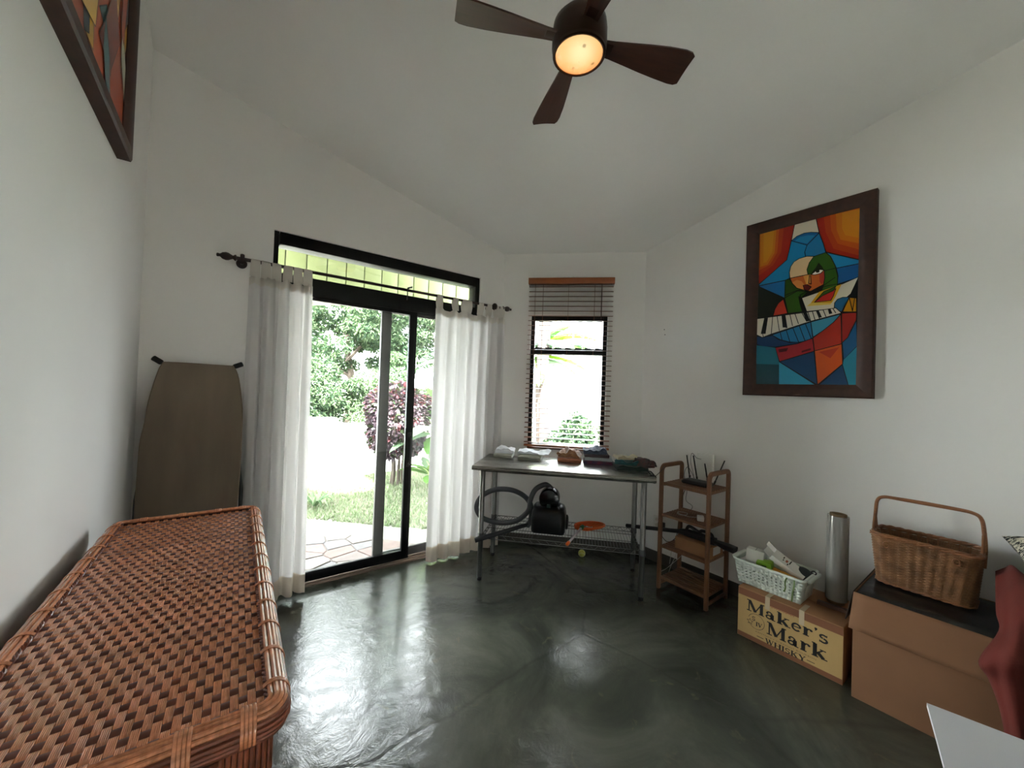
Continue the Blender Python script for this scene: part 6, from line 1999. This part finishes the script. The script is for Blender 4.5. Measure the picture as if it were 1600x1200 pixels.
banana('banana_plant', 'tall banana plant whose leaves show at the top of the bay window', (4.35, 5.35), 2.3, [(210, 1.5, 35, 100, 0.24, 0), (265, 1.5, 40, 95, 0.24, 1), (310, 1.4, 55, 90, 0.22, 2), (170, 1.4, 30, 90, 0.22, 0), (-42, 1.35, 38, 75, 0.24, 0), (-65, 1.2, 12, 55, 0.2, 2), (-20, 1.3, 5, 60, 0.22, 1), (-50, 1.0, 65, 60, 0.2, 0), (-100, 1.2, 40, 80, 0.22, 1), (240, 1.2, 5, 70, 0.2, 0), (80, 1.4, 50, 90, 0.22, 0), (20, 1.4, 50, 90, 0.22, 0)], 0.12)
banana('banana_plant', 'tall pale leaved banana plant beyond the red leaved shrub', (3.9, 6.3), 2.0, [(190, 1.6, 20, 60, 0.24, 1), (230, 1.4, 45, 70, 0.22, 0), (150, 1.3, 40, 80, 0.22, 1), (280, 1.3, 60, 80, 0.22, 0), (60, 1.3, 60, 80, 0.22, 0)], 0.11)

t = thing('palm_trunk', 'pale mossy tree trunk outside the left of the bay window', 'tree', (4.05, 4.62, GZ))
tp_ = smooth_path([(0, 0, 0), (0.03, 0.0, 0.8), (0.0, 0.03, 1.7), (0.05, 0.05, 2.9), (0.03, 0.02, 4.2)], 8)
MB().tube(tp_, 0.105, 12, scales=[1.1 - 0.3 * i / len(tp_) + (0.03 if i % 2 else 0) for i in range(len(tp_))]).build('trunk', M_bark2, t)
multi_foliage(t, 'foliage', 1800, [(0, 0, 4.6), (0.8, 0.2, 4.5), (-0.7, 0.1, 4.6)], [(0.7, 0.7, 0.5)] * 3, 0.2, LG, 61)

def low_shrub(label, loc, blobs, n, size, mats_, seed):
    t = thing('low_shrub', label, 'shrub', (loc[0], loc[1], GZ))
    for k in range(4):
        a = 2 * PI * k / 4 + seed
        MB().tube(smooth_path([(0, 0, 0), (0.06 * math.cos(a), 0.06 * math.sin(a), 0.2), (0.2 * math.cos(a), 0.2 * math.sin(a), 0.55)], 4), 0.012, 5).build('stem', M_bark, t)
    multi_foliage(t, 'foliage', n, [b_[0] for b_ in blobs], [b_[1] for b_ in blobs], size, mats_, seed)
low_shrub('dark green shrub at the foot of the trunk outside the bay window', (4.25, 4.35), [((0, 0, .55), (.4, .4, .5)), ((.2, -.1, .9), (.3, .3, .4))], 1500, 0.11, [LG[2], LG[0]], 71)
low_shrub('variegated pale shrub in the middle of the bay window view', (5.6, 4.9), [((0, 0, .6), (.6, .6, .55)), ((.2, -.4, .9), (.4, .4, .4))], 1500, 0.13, [leaf_mat('leaf_white', (206, 214, 186)), LG[1]], 81)
low_shrub('pale shrub at the right of the bay window view', (5.5, 3.6), [((0, 0, .6), (.55, .55, .5)), ((-.1, .3, .9), (.35, .35, .35))], 1300, 0.13, [MATS['leaf_white'], LG[1]], 91)

t = thing('strap_plant', 'small arching strap leaved plant on the lawn beside the left curtain', 'plant', (0.98, 5.45, GZ))
r_ = random.Random(3)
for k in range(16):
    a = 2 * PI * k / 16 + r_.uniform(-.2, .2); L = r_.uniform(0.22, 0.34); h = r_.uniform(0.12, 0.2)
    d = Vector((math.cos(a), math.sin(a), 0)); sd = Vector((-d.y, d.x, 0))
    V, F = [], []
    for i in range(6):
        u = i / 5
        c = d * (L * u) + Vector((0, 0, h * math.sin(PI * min(1, u * 0.8 + 0.02))))
        ww = 0.018 * math.sin(PI * (0.15 + 0.85 * u)) + 0.001
        V += [c + sd * ww, c - sd * ww]
    for i in range(5):
        F.append((2 * i, 2 * i + 1, 2 * i + 3, 2 * i + 2))
    MB().add(V, F).build('leaf', LG[k % 2], t, angle=180)
